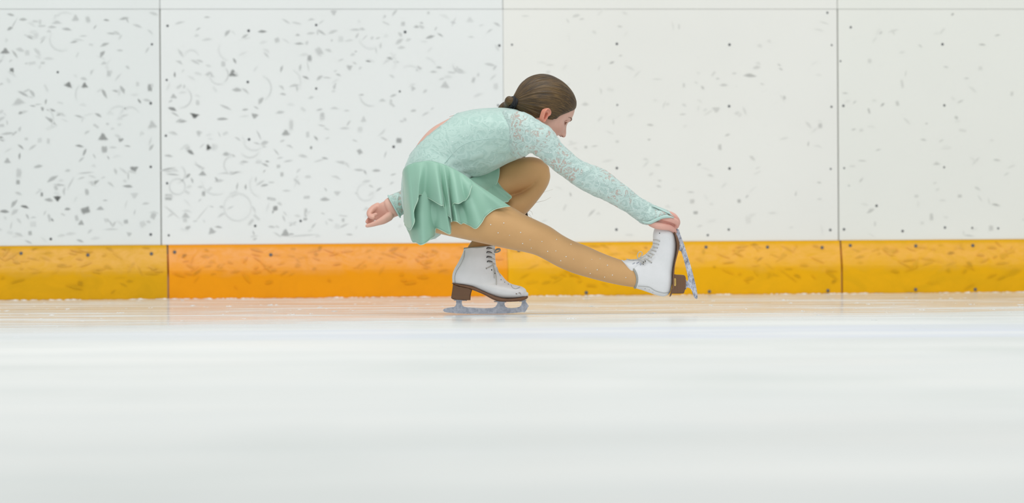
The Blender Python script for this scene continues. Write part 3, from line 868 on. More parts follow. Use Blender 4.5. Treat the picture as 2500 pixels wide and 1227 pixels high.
def head_radius(d):
    """skin surface of the skull along a local direction"""
    x, y, z = d
    def ell(c, r):
        # ray from the origin against an ellipsoid; returns far hit or 0
        ox, oy, oz = (-c[0]) / r[0], (-c[1]) / r[1], (-c[2]) / r[2]
        dx, dy, dz = x / r[0], y / r[1], z / r[2]
        A = dx * dx + dy * dy + dz * dz
        B = ox * dx + oy * dy + oz * dz
        Cc = ox * ox + oy * oy + oz * oz - 1
        D = B * B - A * Cc
        return (-B + math.sqrt(D)) / A if D > 0 else 0.0
    es = (ell((-.016, 0, .022), (.087, .068, .075)), ell((.004, 0, .032), (.071, .060, .060)), ell((.016, 0, -.006), (.056, .054, .064)),
          ell((.0165, 0, -.048), (.047, .043, .043)), ell((.026, 0, -.074), (.030, .026, .020)))
    r = sum(e ** 22 for e in es) ** (1 / 22.0)
    px, py, pz = x * r, y * r, z * r
    ay = abs(py)
    if px > 0.02:
        g = lambda u, s_: math.exp(-(u / s_) ** 2)
        r += .0022 * g(ay - .026, .018) * g(pz - .020, .008)            # brow ridge
        r -= .0105 * g(ay - .029, .0125) * g(pz - .002, .0095)          # eye socket
        r += .0030 * g(ay - .034, .016) * g(pz + .022, .014)            # cheek
        if pz < .018:                                                   # nose
            t = (.018 - pz) / .044
            if t < 1.0:
                h = .0022 + .0090 * t ** 1.2
                fall = 1.0
            else:
                h = .0112
                fall = max(0.0, 1 - (t - 1.0) / .11)
                fall = fall * fall * (3 - 2 * fall)
            r += h * fall * g(ay, .0074 + .0040 * min(t, 1.1)) * min(1, t * 4)
            r += .0060 * g(ay - .0105, .0050) * g(pz + .0235, .0050)
        r += .0034 * g(ay, .016) * g(pz + .0500, .0042) + .0036 * g(ay, .014) * g(pz + .0590, .0045)
        r -= .0020 * g(ay, .018) * g(pz + .0545, .0020)
        r += .0040 * g(ay, .014) * g(pz + .080, .010)
    return r

body = bmesh.new()
add_loft(body, TORSO, seg=40)
add_loft(body, ARM_R, seg=24)
add_loft(body, ARM_L, seg=24)
add_loft(body, THIGH_R, seg=28)
add_loft(body, THIGH_L, seg=28)
add_loft(body, SHANK_L, seg=28)
add_loft(body, NECK, seg=24)
# skull, face and features (local: x forward, y her left, z up)
NA, NB = 150, 120
hg = []
for i in range(1, NB):
    la = math.pi * i / NB
    row = []
    for k in range(NA):
        lo = 2 * PI * k / NA
        d = (math.cos(la), math.sin(la) * math.cos(lo), math.sin(la) * math.sin(lo))
        r = head_radius(d)
        row.append(H(d[0] * r, d[1] * r, d[2] * r))
    hg.append(row)
rf, rb = head_radius((1, 0, 0)), head_radius((-1, 0, 0))
add_rings(body, hg, H(rf, 0, 0), H(-rb, 0, 0))
hbm = bmesh.new()
add_rings(hbm, hg, H(rf, 0, 0), H(-rb, 0, 0))
HEAD_BVH = bvh_of([hbm])
hbm.free()

# tip and wings of the nose, with an underside of its own
_d = Vector((1, 0, -.27)).normalized()
_xt = head_radius(_d) * _d.x
NOSE_X = _xt + .0100
add_ellipsoid(body, H(NOSE_X - .0070, 0, -.0235), (.0090, .0080, .0078), HROT)
add_tube(body, [H(NOSE_X - .0185, 0, .004), H(NOSE_X - .0130, 0, -.008), H(NOSE_X - .0075, 0, -.019)], [.0055, .0065, .0078], seg=12)
add_tube(body, [H(NOSE_X - .0250, 0, .004), H(NOSE_X - .0210, 0, -.010), H(NOSE_X - .0170, 0, -.021)], [.0070, .0085, .0100], seg=12)
for _s in (-1, 1):
    add_ellipsoid(body, H(NOSE_X - .0125, _s * .0092, -.0255), (.0075, .0052, .0056), HROT, 2)

# ears: a dished shell with rolled rim, inner fold and bowl
def ear(s):
    O = Vector((-.0245, s * .0685, -.0270))
    U = Vector((.93, s * -.37, 0)).normalized()
    V_ = Vector((-.10, 0, 1)).normalized()
    Nn = Vector((.37, s * .93, 0)).normalized()
    out = [(2, 22), (8, 20), (12, 14), (12, 7), (9.5, 1), (9, -4), (8, -10), (4, -17), (-2, -22), (-7, -20), (-10, -13), (-12, -4), (-14, 5), (-13.5, 13), (-10, 19), (-4, 22.5)]
    cx, cy = 0.5, -3.0
    prof = [(.80, -.010), (.92, -.002), (1.00, .006), (1.00, .0105), (.94, .0120), (.86, .0100), (.77, .0062), (.66, .0070), (.56, .0078), (.46, .0030), (.36, -.0050), (.16, -.0080)]
    rings = []
    for (sc, h) in prof:
        ring = []
        for k in range(48):
            c = cr([tuple(map(float, q)) for q in out + [out[0]]], 16 * k / 48)
            a_, b_ = c
            front = max(0.0, min(1.0, (a_ - 3) / 6)) * (1 if b_ < 8 else .2)   # the rim sinks into the cheek in front
            hh = h - (.0035 * front if h > .002 else 0)
            q = O + U * ((cx + (a_ - cx) * sc) * .001) + V_ * ((cy + (b_ - cy) * sc) * .001) + Nn * hh
            ring.append(H(*q))
        rings.append(ring)
    c0 = H(*(O + U * (cx * .001) + V_ * (cy * .001) - Nn * .011))
    c1 = H(*(O + U * (cx * .001) + V_ * (cy * .001) - Nn * .0080))
    add_rings(body, rings, c0, c1)
    T = O + U * .0085 + V_ * -.003
    add_tube(body, [H(*(T + V_ * .003)), H(*(T + Nn * .004)), H(*(T - V_ * .005))], [.002, .0036, .002], seg=8)
    L_ = O + U * -.001 + V_ * -.019 + Nn * .004
    add_ellipsoid(body, H(*L_), (.0055, .0045, .0055), None, 2)
ear(-1)
ear(1)

# ------------------------------------------------------------ hands
def bone(bm, pts, rad, seg=12):
    add_tube(bm, [P(x, y, d) for (x, y, d) in pts], rad, seg=seg, sub=5)

# far hand, trailing behind: palm to the camera, fingers curled, thumb below
palmL = [(964,482,984,511,.106,.014), (954,485.5,976,519,.106,.016), (944,488,969,527,.107,.017), (931,494,958,533,.110,.016), (919,501,946,540,.115,.013), (912,509,930,541,.120,.011), (908,517,920,538,.122,.009)]
add_loft(body, palmL, seg=20, power=2.3)
bone(body, [(950,528,.090), (936,537,.080), (922,543,.076), (908,548,.075), (896,551,.076)], [.0145, .0128, .0096, .0074, .0058])     # thumb
bone(body, [(919,505,.112), (908,514,.108), (902,523,.096), (905,529,.082), (911,531,.075)], [.0095, .0086, .0076, .0068, .0060])    # index, curled
bone(body, [(922,501,.122), (909,508,.122), (901,518,.112), (902,526,.096), (909,526,.084), (918,523,.080)], [.0095, .0086, .0078, .0072, .0066, .0058])   # middle
bone(body, [(921,512,.124), (908,525,.126), (901,535,.116), (896,541,.104)], [.0088, .0080, .0070, .0058])    # ring finger, tip showing below
bone(body, [(924,522,.126), (912,533,.128), (905,541,.120), (899,545,.108)], [.0080, .0072, .0064, .0054])   # little finger

# near hand, clasped over the toe of the raised skate
palmR = [(1592,504,1574,545,-.052,.021), (1606,508,1589,551,-.058,.022), (1622,514,1604,557,-.060,.021), (1637,521,1622,560,-.058,.021), (1647,529,1637,560,-.052,.018), (1652,538,1646,559,-.046,.013)]
add_loft(body, palmR, seg=20, power=2.3)
bone(body, [(1590,544,-.072), (1604,550,-.082), (1620,553,-.085), (1634,555,-.078), (1643,560,-.066), (1648,566,-.054)], [.0120, .0118, .0108, .0098, .0088, .0068])   # index
bone(body, [(1614,530,-.078), (1628,533,-.084), (1642,537,-.081), (1652,543,-.069), (1652,552,-.056)], [.0105, .0102, .0098, .0092, .0078])     # middle
bone(body, [(1618,521,-.058), (1636,524,-.062), (1650,532,-.056), (1655,543,-.044), (1651,554,-.032)], [.0100, .0092, .0084, .0080, .0066])   # ring
bone(body, [(1616,520,-.040), (1634,521,-.040), (1648,528,-.034), (1654,541,-.024), (1650,553,-.014)], [.0088, .0082, .0074, .0068, .0056])   # little
bone(body, [(1594,540,-.040), (1603,549,-.018), (1609,556,-.002), (1613,562,.012)], [.0120, .0104, .0088, .0070])   # thumb, hooked behind the toe

bmesh.ops.recalc_face_normals(body, faces=body.faces)

# ------------------------------------------------------------ materials
def skin_material():
    n = NT('skin')
    v = n.coord('Object')
    f = n.noise(v, 26, 5, 0.6)
    c = n.mix(n.rng(f, .3, .7), lin(226, 184, 168), lin(218, 172, 155))
    # warmer blood colour in the ear, cheeks, nose and hands
    geo = n.n('ShaderNodeTexCoord').outputs['Object']
    def near(p, r0, r1):
        d = n.n('ShaderNodeVectorMath')
        d.operation = 'DISTANCE'
        n.l(geo, d.inputs[0])
        d.inputs[1].default_value = tuple(p)
        return n.rng(d.outputs['Value'], r0, r1, 1.0, 0.0)
    for p, r0, r1, amt, col in ((H(-.026, -.076, -.027), .020, .034, .6, lin(226, 128, 98)), (H(.055, -.03, -.04), .01, .05, .35, lin(216, 146, 126)),
                                (H(.100, 0, -.03), .006, .02, .4, lin(222, 150, 138)),
                                (P(1630, 545, -.06), .03, .08, .5, lin(226, 164, 154)), (P(915, 525, .1), .02, .07, .35, lin(216, 152, 134)),
                                (P(900, 540, .1), .005, .03, .35, lin(214, 134, 116))):
        c = n.mix(n.math('MULTIPLY', near(p, r0, r1), amt), c, col)
    n.bump(n.noise(v, 350, 3), 0.12, 0.0006)
    m = n.set(c, 0.48, **{'Subsurface Weight': 0.06, 'Subsurface Scale': 0.01, 'Specular IOR Level': 0.35})
    n.b.inputs['Subsurface Radius'].default_value = (1.0, 0.35, 0.2)
    return m
M_SKIN = skin_material()

def tights_material():
    n = NT('tan_tights')
    v = n.coord('Object')
    f = n.noise(v, 9, 4, 0.55)
    lw = n.n('ShaderNodeLayerWeight')
    lw.inputs['Blend'].default_value = 0.35
    c = n.mix(n.rng(f, .3, .7), lin(212, 168, 116), lin(204, 160, 109))
    n.bump(n.noise(n.coord('Object', (1, 1, 1)), 900, 2), 0.10, 0.0004)
    return n.set(c, 0.55, **{'Sheen Weight': 0.25, 'Sheen Roughness': 0.4, 'Specular IOR Level': 0.3})
M_TIGHTS = tights_material()

def lace_material(name, open_amt, tint, deep, skin=lin(196, 172, 162), k=1.0, bs=.34):
    n = NT(name)
    v = n.coord('Object')
    # scrolling floral cords: contour lines of a warped noise plus petals of a warped cell pattern
    w = n.n('ShaderNodeTexNoise', Vector=v)
    w.inputs['Scale'].default_value = 26
    w.inputs['Detail'].default_value = 1.5
    wv = n.n('ShaderNodeMixRGB', Color1=v, Color2=w.outputs['Color'])
    wv.inputs['Fac'].default_value = 0.035
    vo = n.n('ShaderNodeTexVoronoi', Vector=wv.outputs[0])
    vo.inputs['Scale'].default_value = 34 * k
    vo.inputs['Randomness'].default_value = 1.0
    petals = n.math('SINE', n.math('MULTIPLY', vo.outputs['Distance'], 15.0))
    cl = n.noise(v, 26 * k, 2.5, 0.55, 1.4)
    cords = n.math('SINE', n.math('MULTIPLY', cl, 40.0))
    h = n.math('MAXIMUM', petals, cords)
    raised = n.rng(h, 0.1, 0.9)
    c = n.mix(raised, deep, tint)
    if open_amt > 0:
        big = n.noise(v, 17, 2, 0.5, .6)
        hole = n.math('MULTIPLY', n.rng(big, 0.47, 0.58), n.rng(h, 0.35, -0.2))
        c = n.mix(n.math('MULTIPLY', hole, open_amt), c, skin)
    n.bump(h, bs, 0.0020)
    return n.set(c, n.rng(h, -.5, 1, .62, .40), **{'Sheen Weight': 0.3, 'Specular IOR Level': 0.45})
M_LACE = lace_material('mint_lace_sheer', 0.85, lin(196, 218, 213), lin(178, 203, 198))
M_LACE_B = lace_material('mint_lace_lined', 0.0, lin(186, 214, 206), lin(176, 206, 198), k=.68, bs=.22)

def satin_material(name, a, b):
    n = NT(name)
    v = n.coord('Object')
    f = n.noise(v, 6, 3)
    c = n.mix(n.rng(f, .3, .7), a, b)
    n.bump(n.noise(n.coord('Object'), 700, 2), 0.06, 0.0004)
    return n.set(c, 0.42, **{'Sheen Weight': 0.35, 'Sheen Roughness': 0.35, 'Specular IOR Level': 0.4})
M_SKIRT = satin_material('mint_green_crepe', lin(152, 195, 175), lin(145, 188, 168))
M_TRIM = satin_material('pale_overlock_thread', lin(196, 226, 206), lin(186, 216, 196))
M_CUFF = satin_material('mint_binding', lin(184, 212, 206), lin(174, 204, 196))

def leather_material():
    n = NT('white_leather')
    v = n.coord('Object')
    f = n.noise(v, 14, 5, 0.6)
    c = n.mix(n.rng(f, .35, .7), lin(230, 231, 234), lin(222, 224, 226))
    c = n.mix(n.rng(n.noise(v, 60, 4, .7), .66, .78, 0, .25), c, lin(180, 174, 160))
    n.bump(n.noise(v, 260, 3), 0.12, 0.0006)
    return n.set(c, 0.36, **{'Specular IOR Level': 0.5})
M_LEATHER = leather_material()
def sole_material(name, a, b, stacked):
    n = NT(name)
    if stacked:
        tc = n.n('ShaderNodeTexCoord')
        u = n.n('ShaderNodeAttribute')
        u.attribute_name = 'stack'
        wv = n.math('SINE', n.math('MULTIPLY', u.outputs['Fac'], 2 * PI * 11))
        c = n.mix(n.rng(wv, 0.2, 0.95), a, b)
        n.bump(wv, -0.3, 0.0006)
    else:
        c = n.mix(n.rng(n.noise(n.coord('Object'), 40, 4), .3, .7), a, b)
    return n.set(c, 0.42)
M_SOLE = sole_material('brown_sole_leather', lin(122, 86, 60), lin(106, 74, 50), False)
M_HEEL = sole_material('stacked_heel_leather', lin(118, 84, 56), lin(80, 54, 34), True)
def steel_material():
    n = NT('blade_steel')
    v = n.coord('Object')
    f = n.noise(v, 90, 5, 0.75)
    c = n.mix(n.rng(f, .35, .65), lin(206, 210, 220), lin(158, 164, 178))
    n.bump(f, 0.25, 0.0015)
    return n.set(c, n.rng(f, .3, .7, .28, .5), Metallic=0.75)
M_STEEL = steel_material()
def frosted_steel():
    n = NT('frosted_blade_steel')
    f = n.noise(n.coord('Object', (1, 1, .45)), 130, 6, 0.8, .6)
    c = n.ramp(f, [(0.36, lin(92, 98, 116)), (0.5, lin(190, 194, 208)), (0.66, lin(238, 240, 246))])
    n.bump(f, 0.5, 0.002)
    return n.set(c, n.rng(f, .3, .7, .3, .6), Metallic=0.45)
M_FROST = frosted_steel()
n_ = NT('lace_cord')
M_CORD = n_.set(n_.mix(n_.noise(n_.coord('Object'), 500, 2), lin(214, 212, 206), lin(176, 174, 168)), 0.8)
n_ = NT('dark_eyelet')
M_EYELET = n_.set(n_.mix(n_.noise(n_.coord('Object'), 300, 2), lin(30, 30, 34), lin(60, 60, 66)), 0.4, Metallic=0.4)
n_ = NT('grey_lining')
M_LINING = n_.set(n_.mix(n_.noise(n_.coord('Object'), 200, 3), lin(176, 178, 172), lin(150, 152, 148)), 0.8)
n_ = NT('brass_plate')
M_BRASS = n_.set(n_.mix(n_.noise(n_.coord('Object'), 300, 2), lin(226, 196, 120), lin(190, 150, 80)), 0.3, Metallic=0.8)
n_ = NT('rhinestone_glass')
M_STONE = n_.set(n_.mix(n_.noise(n_.coord('Object'), 900, 2), lin(250, 252, 252), lin(226, 240, 240)), 0.08, Metallic=0.2, **{'Specular IOR Level': 1.0, 'Coat Weight': 1.0})
def hair_material():
    n = NT('brown_hair')
    uv = n.n('ShaderNodeUVMap')
    mp = n.n('ShaderNodeMapping', Vector=uv.outputs[0])
    mp.inputs['Scale'].default_value = (60, 1.6, 1)
    a = n.noise(mp.outputs[0], 3.2, 5, 0.65)
    mp2 = n.n('ShaderNodeMapping', Vector=uv.outputs[0])
    mp2.inputs['Scale'].default_value = (14, 1.0, 1)
    b = n.noise(mp2.outputs[0], 2.4, 3, 0.5)
    c = n.ramp(a, [(0.30, lin(30, 22, 12)), (0.5, lin(70, 53, 31)), (0.72, lin(130, 101, 58))])
    c = n.mix(n.rng(b, .45, .75, 0, .55), c, lin(112, 86, 48))
    n.bump(a, 0.45, 0.0018)
    n.b.inputs['Anisotropic'].default_value = 0.6
    return n.set(c, 0.40, **{'Specular IOR Level': 0.42})
M_HAIR = hair_material()
n_ = NT('black_elastic')
M_BLACK = n_.set(n_.mix(n_.noise(n_.coord('Object'), 300, 3), lin(20, 20, 24), lin(38, 38, 44)), 0.7)
n_ = NT('eye_white')
M_EYEW = n_.set(n_.mix(n_.noise(n_.coord('Object'), 90, 2), lin(226, 220, 214), lin(216, 206, 200)), 0.2)
n_ = NT('iris_grey')
M_IRIS = n_.set(n_.mix(n_.noise(n_.coord('Object'), 900, 3), lin(60, 70, 74), lin(36, 40, 44)), 0.15)
n_ = NT('brow_hair')
M_BROW = n_.set(n_.mix(n_.noise(n_.coord('Object'), 600, 3), lin(140, 104, 82), lin(112, 80, 62)), 0.7)
n_ = NT('lip_skin')
M_LIP = n_.set(n_.mix(n_.noise(n_.coord('Object'), 300, 3), lin(214, 142, 130), lin(202, 128, 116)), 0.4)
n_ = NT('nostril_dark')
M_NOSTRIL = n_.set(n_.mix(n_.noise(n_.coord('Object'), 300, 3), lin(120, 40, 36), lin(90, 26, 24)), 0.7)

# ------------------------------------------------------------ person root and body
person = bpy.data.objects.new('person', None)
COL.objects.link(person)
person.location = (P(1190, 765, 0.02).x, 0.02, 0)
tag(person, 'person in a mint lace dress crouched on one skate, holding the raised skate', 'person')
bpy.context.view_layer.update()
PINV = Matrix.Translation(-person.location)
def part(name, bm, mats, parent=None, smooth=True):
    if isinstance(bm, bmesh.types.BMesh):
        bmesh.ops.recalc_face_normals(bm, faces=bm.faces)
    o = link(name, bm, mats, None, smooth)
    if parent is None:
        parent = person
    o.parent = parent
    if parent is person:
        o.matrix_parent_inverse = PINV          # vertices stay in place coordinates
    return o

body_o = part('body', body, [M_SKIN])
remesh(body_o, 0.0019, 5)

# eyes, brows, lips, nostrils
def HSURF(y, z, off=0.0):
    """point on the face at local (y, z)"""
    x = .085
    for _ in range(12):
        d = Vector((x, y, z)).normalized()
        r = head_radius(d)
        p = d * r
        x += p.x - x
        x = max(x, .02)
        k = math.sqrt(max(1e-9, r * r - y * y - z * z))
        x = k
    d = Vector((x, y, z)).normalized()
    return H(*(Vector((x, y, z)) + d * off))
for s in (-1, 1):
    b = bmesh.new()
    add_ellipsoid(b, HSURF(s * .0290, .0005, -.0098), (.0115, .0115, .0108), HROT)
    e = part('eye', b, [M_EYEW])
    b = bmesh.new()
    add_ellipsoid(b, HSURF(s * .0285, .0000, -.0020), (.0035, .0052, .0052), HROT, 2)
    part('iris', b, [M_IRIS], e)
    b = bmesh.new()
    add_tube(b, [HSURF(s * .0175, .0015, .001), HSURF(s * .0240, .0057, .0034), HSURF(s * .0320, .0061, .0040), HSURF(s * .0400, .0020, .0016)], [.0014, .0026, .0028, .0014], seg=8)
    part('eyelid', b, [M_SKIN], e)
    b = bmesh.new()
    add_tube(b, [HSURF(s * .0175, .0007, .002), HSURF(s * .0240, .0037, .0060), HSURF(s * .0330, .0037, .0064), HSURF(s * .0420, -.0010, .0016)], [.0006, .0011, .0013, .0006], seg=8)
    part('eyelashes', b, [M_BROW], e)
    b = bmesh.new()
    add_tube(b, [HSURF(s * .0130, .0180, .0002), HSURF(s * .0240, .0215, .0004), HSURF(s * .0360, .0220, .0002), HSURF(s * .0460, .0165, .0000)], [.0012, .0019, .0016, .0006], seg=8)
    part('eyebrow', b, [M_BROW])
    b = bmesh.new()
    add_ellipsoid(b, H(NOSE_X - .0100, s * .0055, -.0290), (.0028, .0022, .0024), HROT, 2)
    part('nostril', b, [M_NOSTRIL])
b = bmesh.new()
add_tube(b, [HSURF(-.018, -.053, -.001), HSURF(-.009, -.0505, -.0002), HSURF(0, -.051, 0), HSURF(.009, -.0505, -.0002), HSURF(.018, -.053, -.001)], [.0010, .0030, .0032, .0030, .0010], seg=8)
add_tube(b, [HSURF(-.016, -.0555, -.001), HSURF(-.008, -.0585, -.0004), HSURF(0, -.0595, -.0002), HSURF(.008, -.0585, -.0004), HSURF(.016, -.0555, -.001)], [.0010, .0034, .0038, .0034, .0010], seg=8)
part('lips', b, [M_LIP])

# ------------------------------------------------------------ hair
TIE = Vector((-.097, -.006, -.031))          # ponytail root in head coordinates
TD = TIE.normalized()
e1 = Vector((0, 1, 0)).cross(TD).normalized()
if e1.z < 0: e1 = -e1
e2 = TD.cross(e1)
def polar(v):
    v = v.normalized()
    return math.atan2(v.dot(e2), v.dot(e1)), math.acos(max(-1, min(1, v.dot(TD))))
def to_local(p):
    q = (p - HC) / HS
    return Vector((q.dot(HX), q.dot(HY), q.dot(HZ)))
HL = [(0.0, polar(Vector((.074, 0, .060)))[1])]
HL += [tuple(map(abs, polar(Vector((.072, -.020, .060))))), tuple(map(abs, polar(Vector((.066, -.036, .054)))))]
for (x, y) in [(1398,270), (1386,275), (1375,279), (1366,283), (1358,290), (1353,293), (1349,290)]:
    hit = HEAD_BVH.ray_cast(CAM, ray(x, y).normalized())[0]
    if hit is not None: HL.append(tuple(map(abs, polar(to_local(hit)))))
tmax = max(q[0] for q in HL)
HL += [(tmax + .10, polar(to_local(HEAD_BVH.ray_cast(CAM, ray(1326, 273).normalized())[0]))[1])]
HL += [(tmax + .28, HL[-1][1] * .84), (tmax + .5, HL[-1][1] * .70), (tmax + .8, HL[-1][1] * .66), (PI, HL[-1][1] * .66)]
HL.sort()
def hairline(th):
    a = abs(th)
    for (a0, p0), (a1, p1) in zip(HL, HL[1:]):
        if a <= a1:
            t = (a - a0) / max(1e-6, a1 - a0)
            return p0 + (p1 - p0) * t
    return HL[-1][1]
hb = bmesh.new()
uvl = hb.loops.layers.uv.new('UVMap')
NTh, NPh = 300, 50
HV = []
for i in range(NTh):
    th = 2 * PI * i / NTh - PI
    ph1 = (hairline(th - .02) + hairline(th) + hairline(th + .02)) / 3
    col = []
    for k in range(NPh + 1):
        f = k / NPh
        ph = ph1 * f
        side = e1 * math.cos(th) + e2 * math.sin(th)
        d = (TD * math.cos(ph) + side * math.sin(ph)).normalized()
        r = head_radius(d)
        edge = min(1, (1 - f) / .10)
        thick = .0006 + .0062 * math.sqrt(edge)
        g = mnoise.noise(Vector((math.cos(th) * 9, math.sin(th) * 9, f * 0.7))) * .0016 + mnoise.noise(Vector((math.cos(th) * 30, math.sin(th) * 30, f * 1.2))) * .0008
        pull = .018 * math.exp(-(ph / .30) ** 2)          # gathers toward the tie
        r += thick + g * edge * min(1, ph / .2) + pull
        p = d * r
        col.append(hb.verts.new(H(*p)))
    HV.append((col, ph1))
for i in range(NTh):
    a, pa = HV[i]
    b, pb = HV[(i + 1) % NTh]
    for k in range(NPh):
        f = hb.faces.new((a[k], a[k + 1], b[k + 1], b[k]))
        for lp, (ui, kk, pp) in zip(f.loops, ((i, k, pa), (i, k + 1, pa), (i + 1, k + 1, pb), (i + 1, k, pb))):
            lp[uvl].uv = (ui / NTh, kk / NPh * pp / 2)
bmesh.ops.remove_doubles(hb, verts=hb.verts, dist=0.00005)
hair = part('hair', hb, [M_HAIR])
tp = H(*(TD * (TIE.length + .010)))
# elastic
b = bmesh.new()
ax = (HROT @ TD).normalized()
q1 = ax.orthogonal().normalized()
q2 = ax.cross(q1)
for off in (-.004, .002, .007):
    add_tube(b, [tp + ax * off + (q1 * math.cos(a) + q2 * math.sin(a)) * (.0150 + .0012 * math.sin(3 * a + off * 500)) for a in [2 * PI * k / 14 for k in range(14)]],
             .0042, seg=8, closed=True, cap=False)
part('hair_tie', b, [M_BLACK], hair)
# ponytail: over the far shoulder and down in front of the far side
def tail_strand(bm, offx, offy, seed, r0, r1, pts):
    rr = random.Random(seed)
    add = []
    n = len(pts)
    for k, p in enumerate(pts):
        w = min(1, k / 2.0) * (1 + .06 * k) * (1 if k < 9 else max(.25, 1 - .17 * (k - 8)))
        add.append(p + Vector((offx * w + rr.gauss(0, .0008), offy * w + rr.gauss(0, .001), offx * w * .6 + rr.gauss(0, .0008))))
    rad = [r0 + (r1 - r0) * k / (n - 1) for k in range(n)]
    add_tube(bm, add, rad, seg=7, sub=5)
tail_pts = [tp, tp + ax * .014, P(1241, 258, .030), P(1229, 267, .055), P(1224, 281, .10), P(1228, 310, .155), P(1242, 345, .175), P(1262, 372, .175),
            P(1272, 392, .170), P(1278, 430, .170), P(1279, 470, .165), P(1280, 502, .150), P(1282, 518, .140), P(1286, 530, .138)]
b = bmesh.new()
tb_uv = None
add_tube(b, tail_pts[:9] + tail_pts[9:13], [.0120, .0165, .0190, .0195, .0190, .0180, .0165, .0145, .0115, .0075, .006, .0045, .003], seg=18, sub=6, flat=.8)
for k in range(46):
    rr = random.Random(100 + k)
    a = rr.uniform(0, 2 * PI)
    q = rr.uniform(.0085, .0118)
    tail_strand(b, math.cos(a) * q * .75, math.sin(a) * q * .75, k, .0026, .0010, tail_pts)
uvt = b.loops.layers.uv.new('UVMap')
for f in b.faces:
    for lp in f.loops:
        c = lp.vert.co
        lp[uvt].uv = (math.atan2(c.y, c.x + c.z) * .5, (c.z + c.x) * 1.5)
part('ponytail', b, [M_HAIR], hair)
# a few loose hairs blown off the end
b = bmesh.new()
for k, (A, B_, C_, D_) in enumerate([((1282,505),(1310,494),(1330,489),(1345,481)), ((1284,500),(1302,480),(1325,470),(1350,462)), ((1287,520),(1292,514),(1298,517),(1301,524)), ((1280,500),(1276,488),(1283,470),(1290,452)),
                                    ((1285,525),(1290,522),(1296,528),(1300,534))]):
    add_tube(b, [P(*A, .15), P(*B_, .15), P(*C_, .15), P(*D_, .15)], [.0004, .0004, .0003, .0002], seg=5, sub=5)
n_ = NT('loose_hair_brown')
M_LOOSE = n_.set(n_.mix(n_.noise(n_.coord('Object'), 80, 2), lin(170, 148, 120), lin(140, 116, 88)), 0.5)
part('loose_hairs', b, [M_LOOSE], hair)

# ------------------------------------------------------------ tights
tb = bmesh.new()
add_loft(tb, THIGH_R[:], seg=40, inflate=.0018)
add_loft(tb, THIGH_L, seg=40, inflate=.0018)
add_loft(tb, SHANK_L, seg=40, inflate=.0018)
add_loft(tb, TORSO[:4], seg=40, inflate=-.004)
LEGS_BVH = bvh_of([tb])
to = part('tights', tb, [M_TIGHTS])
remesh(to, 0.003, 5)

# ------------------------------------------------------------ bodice, open at the back
def torso_fold(t, a):
    # a=0 back, pi/2 camera side, pi front
    s = math.sin(a)
    d = 0.0
    if s > 0:
        # drape folds from armpit down to the front waist
        d += .0060 * math.sin(7 * a + 1.1 * t) * max(0, min(1, (t - 5) / 2)) * s * max(0, -math.cos(a) + .35)
        d += .0030 * math.sin(13 * a - 1.7 * t) * s * max(0, -math.cos(a) + .2)
    return max(d, -.0012) + (.0012 if s > 0 else 0) * min(1, max(0, s) * 4)
rings, p0, p1 = loft_rings(TORSO, sub=10, seg=96, inflate=.0035, disp=torso_fold)
bb = bmesh.new()
def keep(i, k):
    # keyhole over the spine: rings near t 3.9..8.2, narrow at both ends
    t = (i - 3) / 10.0
    a = (k + .5) / 96 * 360
    a = a if a <= 180 else a - 360
    if 3.9 < t < 8.05:
        f = (t - 3.9) / 4.15
        half = 33 * math.sin(PI * f) ** 0.55
        return abs(a) > half
    return t < 12.8
add_rings(bb, rings, p0, None, keep)
bmesh.ops.delete(bb, geom=[v for v in bb.verts if not v.link_faces], context='VERTS')
BODICE_BVH = bvh_of([bb])
bodice = part('bodice', bb, [M_LACE_B])
sol = bodice.modifiers.new('cloth', 'SOLIDIFY')
sol.thickness = 0.0015
sol.offset = 1
def on_bodice(px, py, off=.0015, bvh=None, yd=-.12):
    d = ray(px, py).normalized()
    hit, nrm, idx, dist = (bvh or BODICE_BVH).ray_cast(CAM, d)
    if hit is None:
        return P(px, py, yd)
    return hit - d * off
# neckline binding round the keyhole, side seam, waist seam
b = bmesh.new()
for sgn in (1, -1):
    pts = []
    for i in range(0, 22):
        f = i / 21
        t = 3.9 + 4.15 * f
        half = math.radians(33 * math.sin(PI * f) ** 0.55)
        W_ = sections_world(TORSO)
        v = cr(W_, t)
        C, A, ry = Vector(v[0:3]), Vector(v[3:6]), v[6]
        Au = A.normalized()
        a = half * sgn
        pts.append(C + Au * math.cos(a) * (A.length + .0045) - Vector((0, 1, 0)) * math.sin(a) * (ry + .0045))
    add_tube(b, pts, .0022, seg=6, sub=2)
part('back_binding', b, [M_CUFF], bodice)
b = bmesh.new()
SEAM1 = [(1086,398), (1100,380), (1118,362), (1140,349), (1165,342), (1195,338), (1222,338), (1244,343)]
add_tube(b, [on_bodice(x, y, .0008) for x, y in SEAM1], .0018, seg=6, sub=4)
part('side_seam', b, [M_CUFF], bodice)

# jewelled clasp at the nape of the keyhole
b = bmesh.new()
for k in range(9):
    c = P(1098 + k * 1.7, 283.5 - k * .55, -.012 + .003 * (k % 3))
    add_ellipsoid(b, c, (.0022, .0022, .0022), None, 1)
part('back_clasp', b, [M_STONE], bodice)

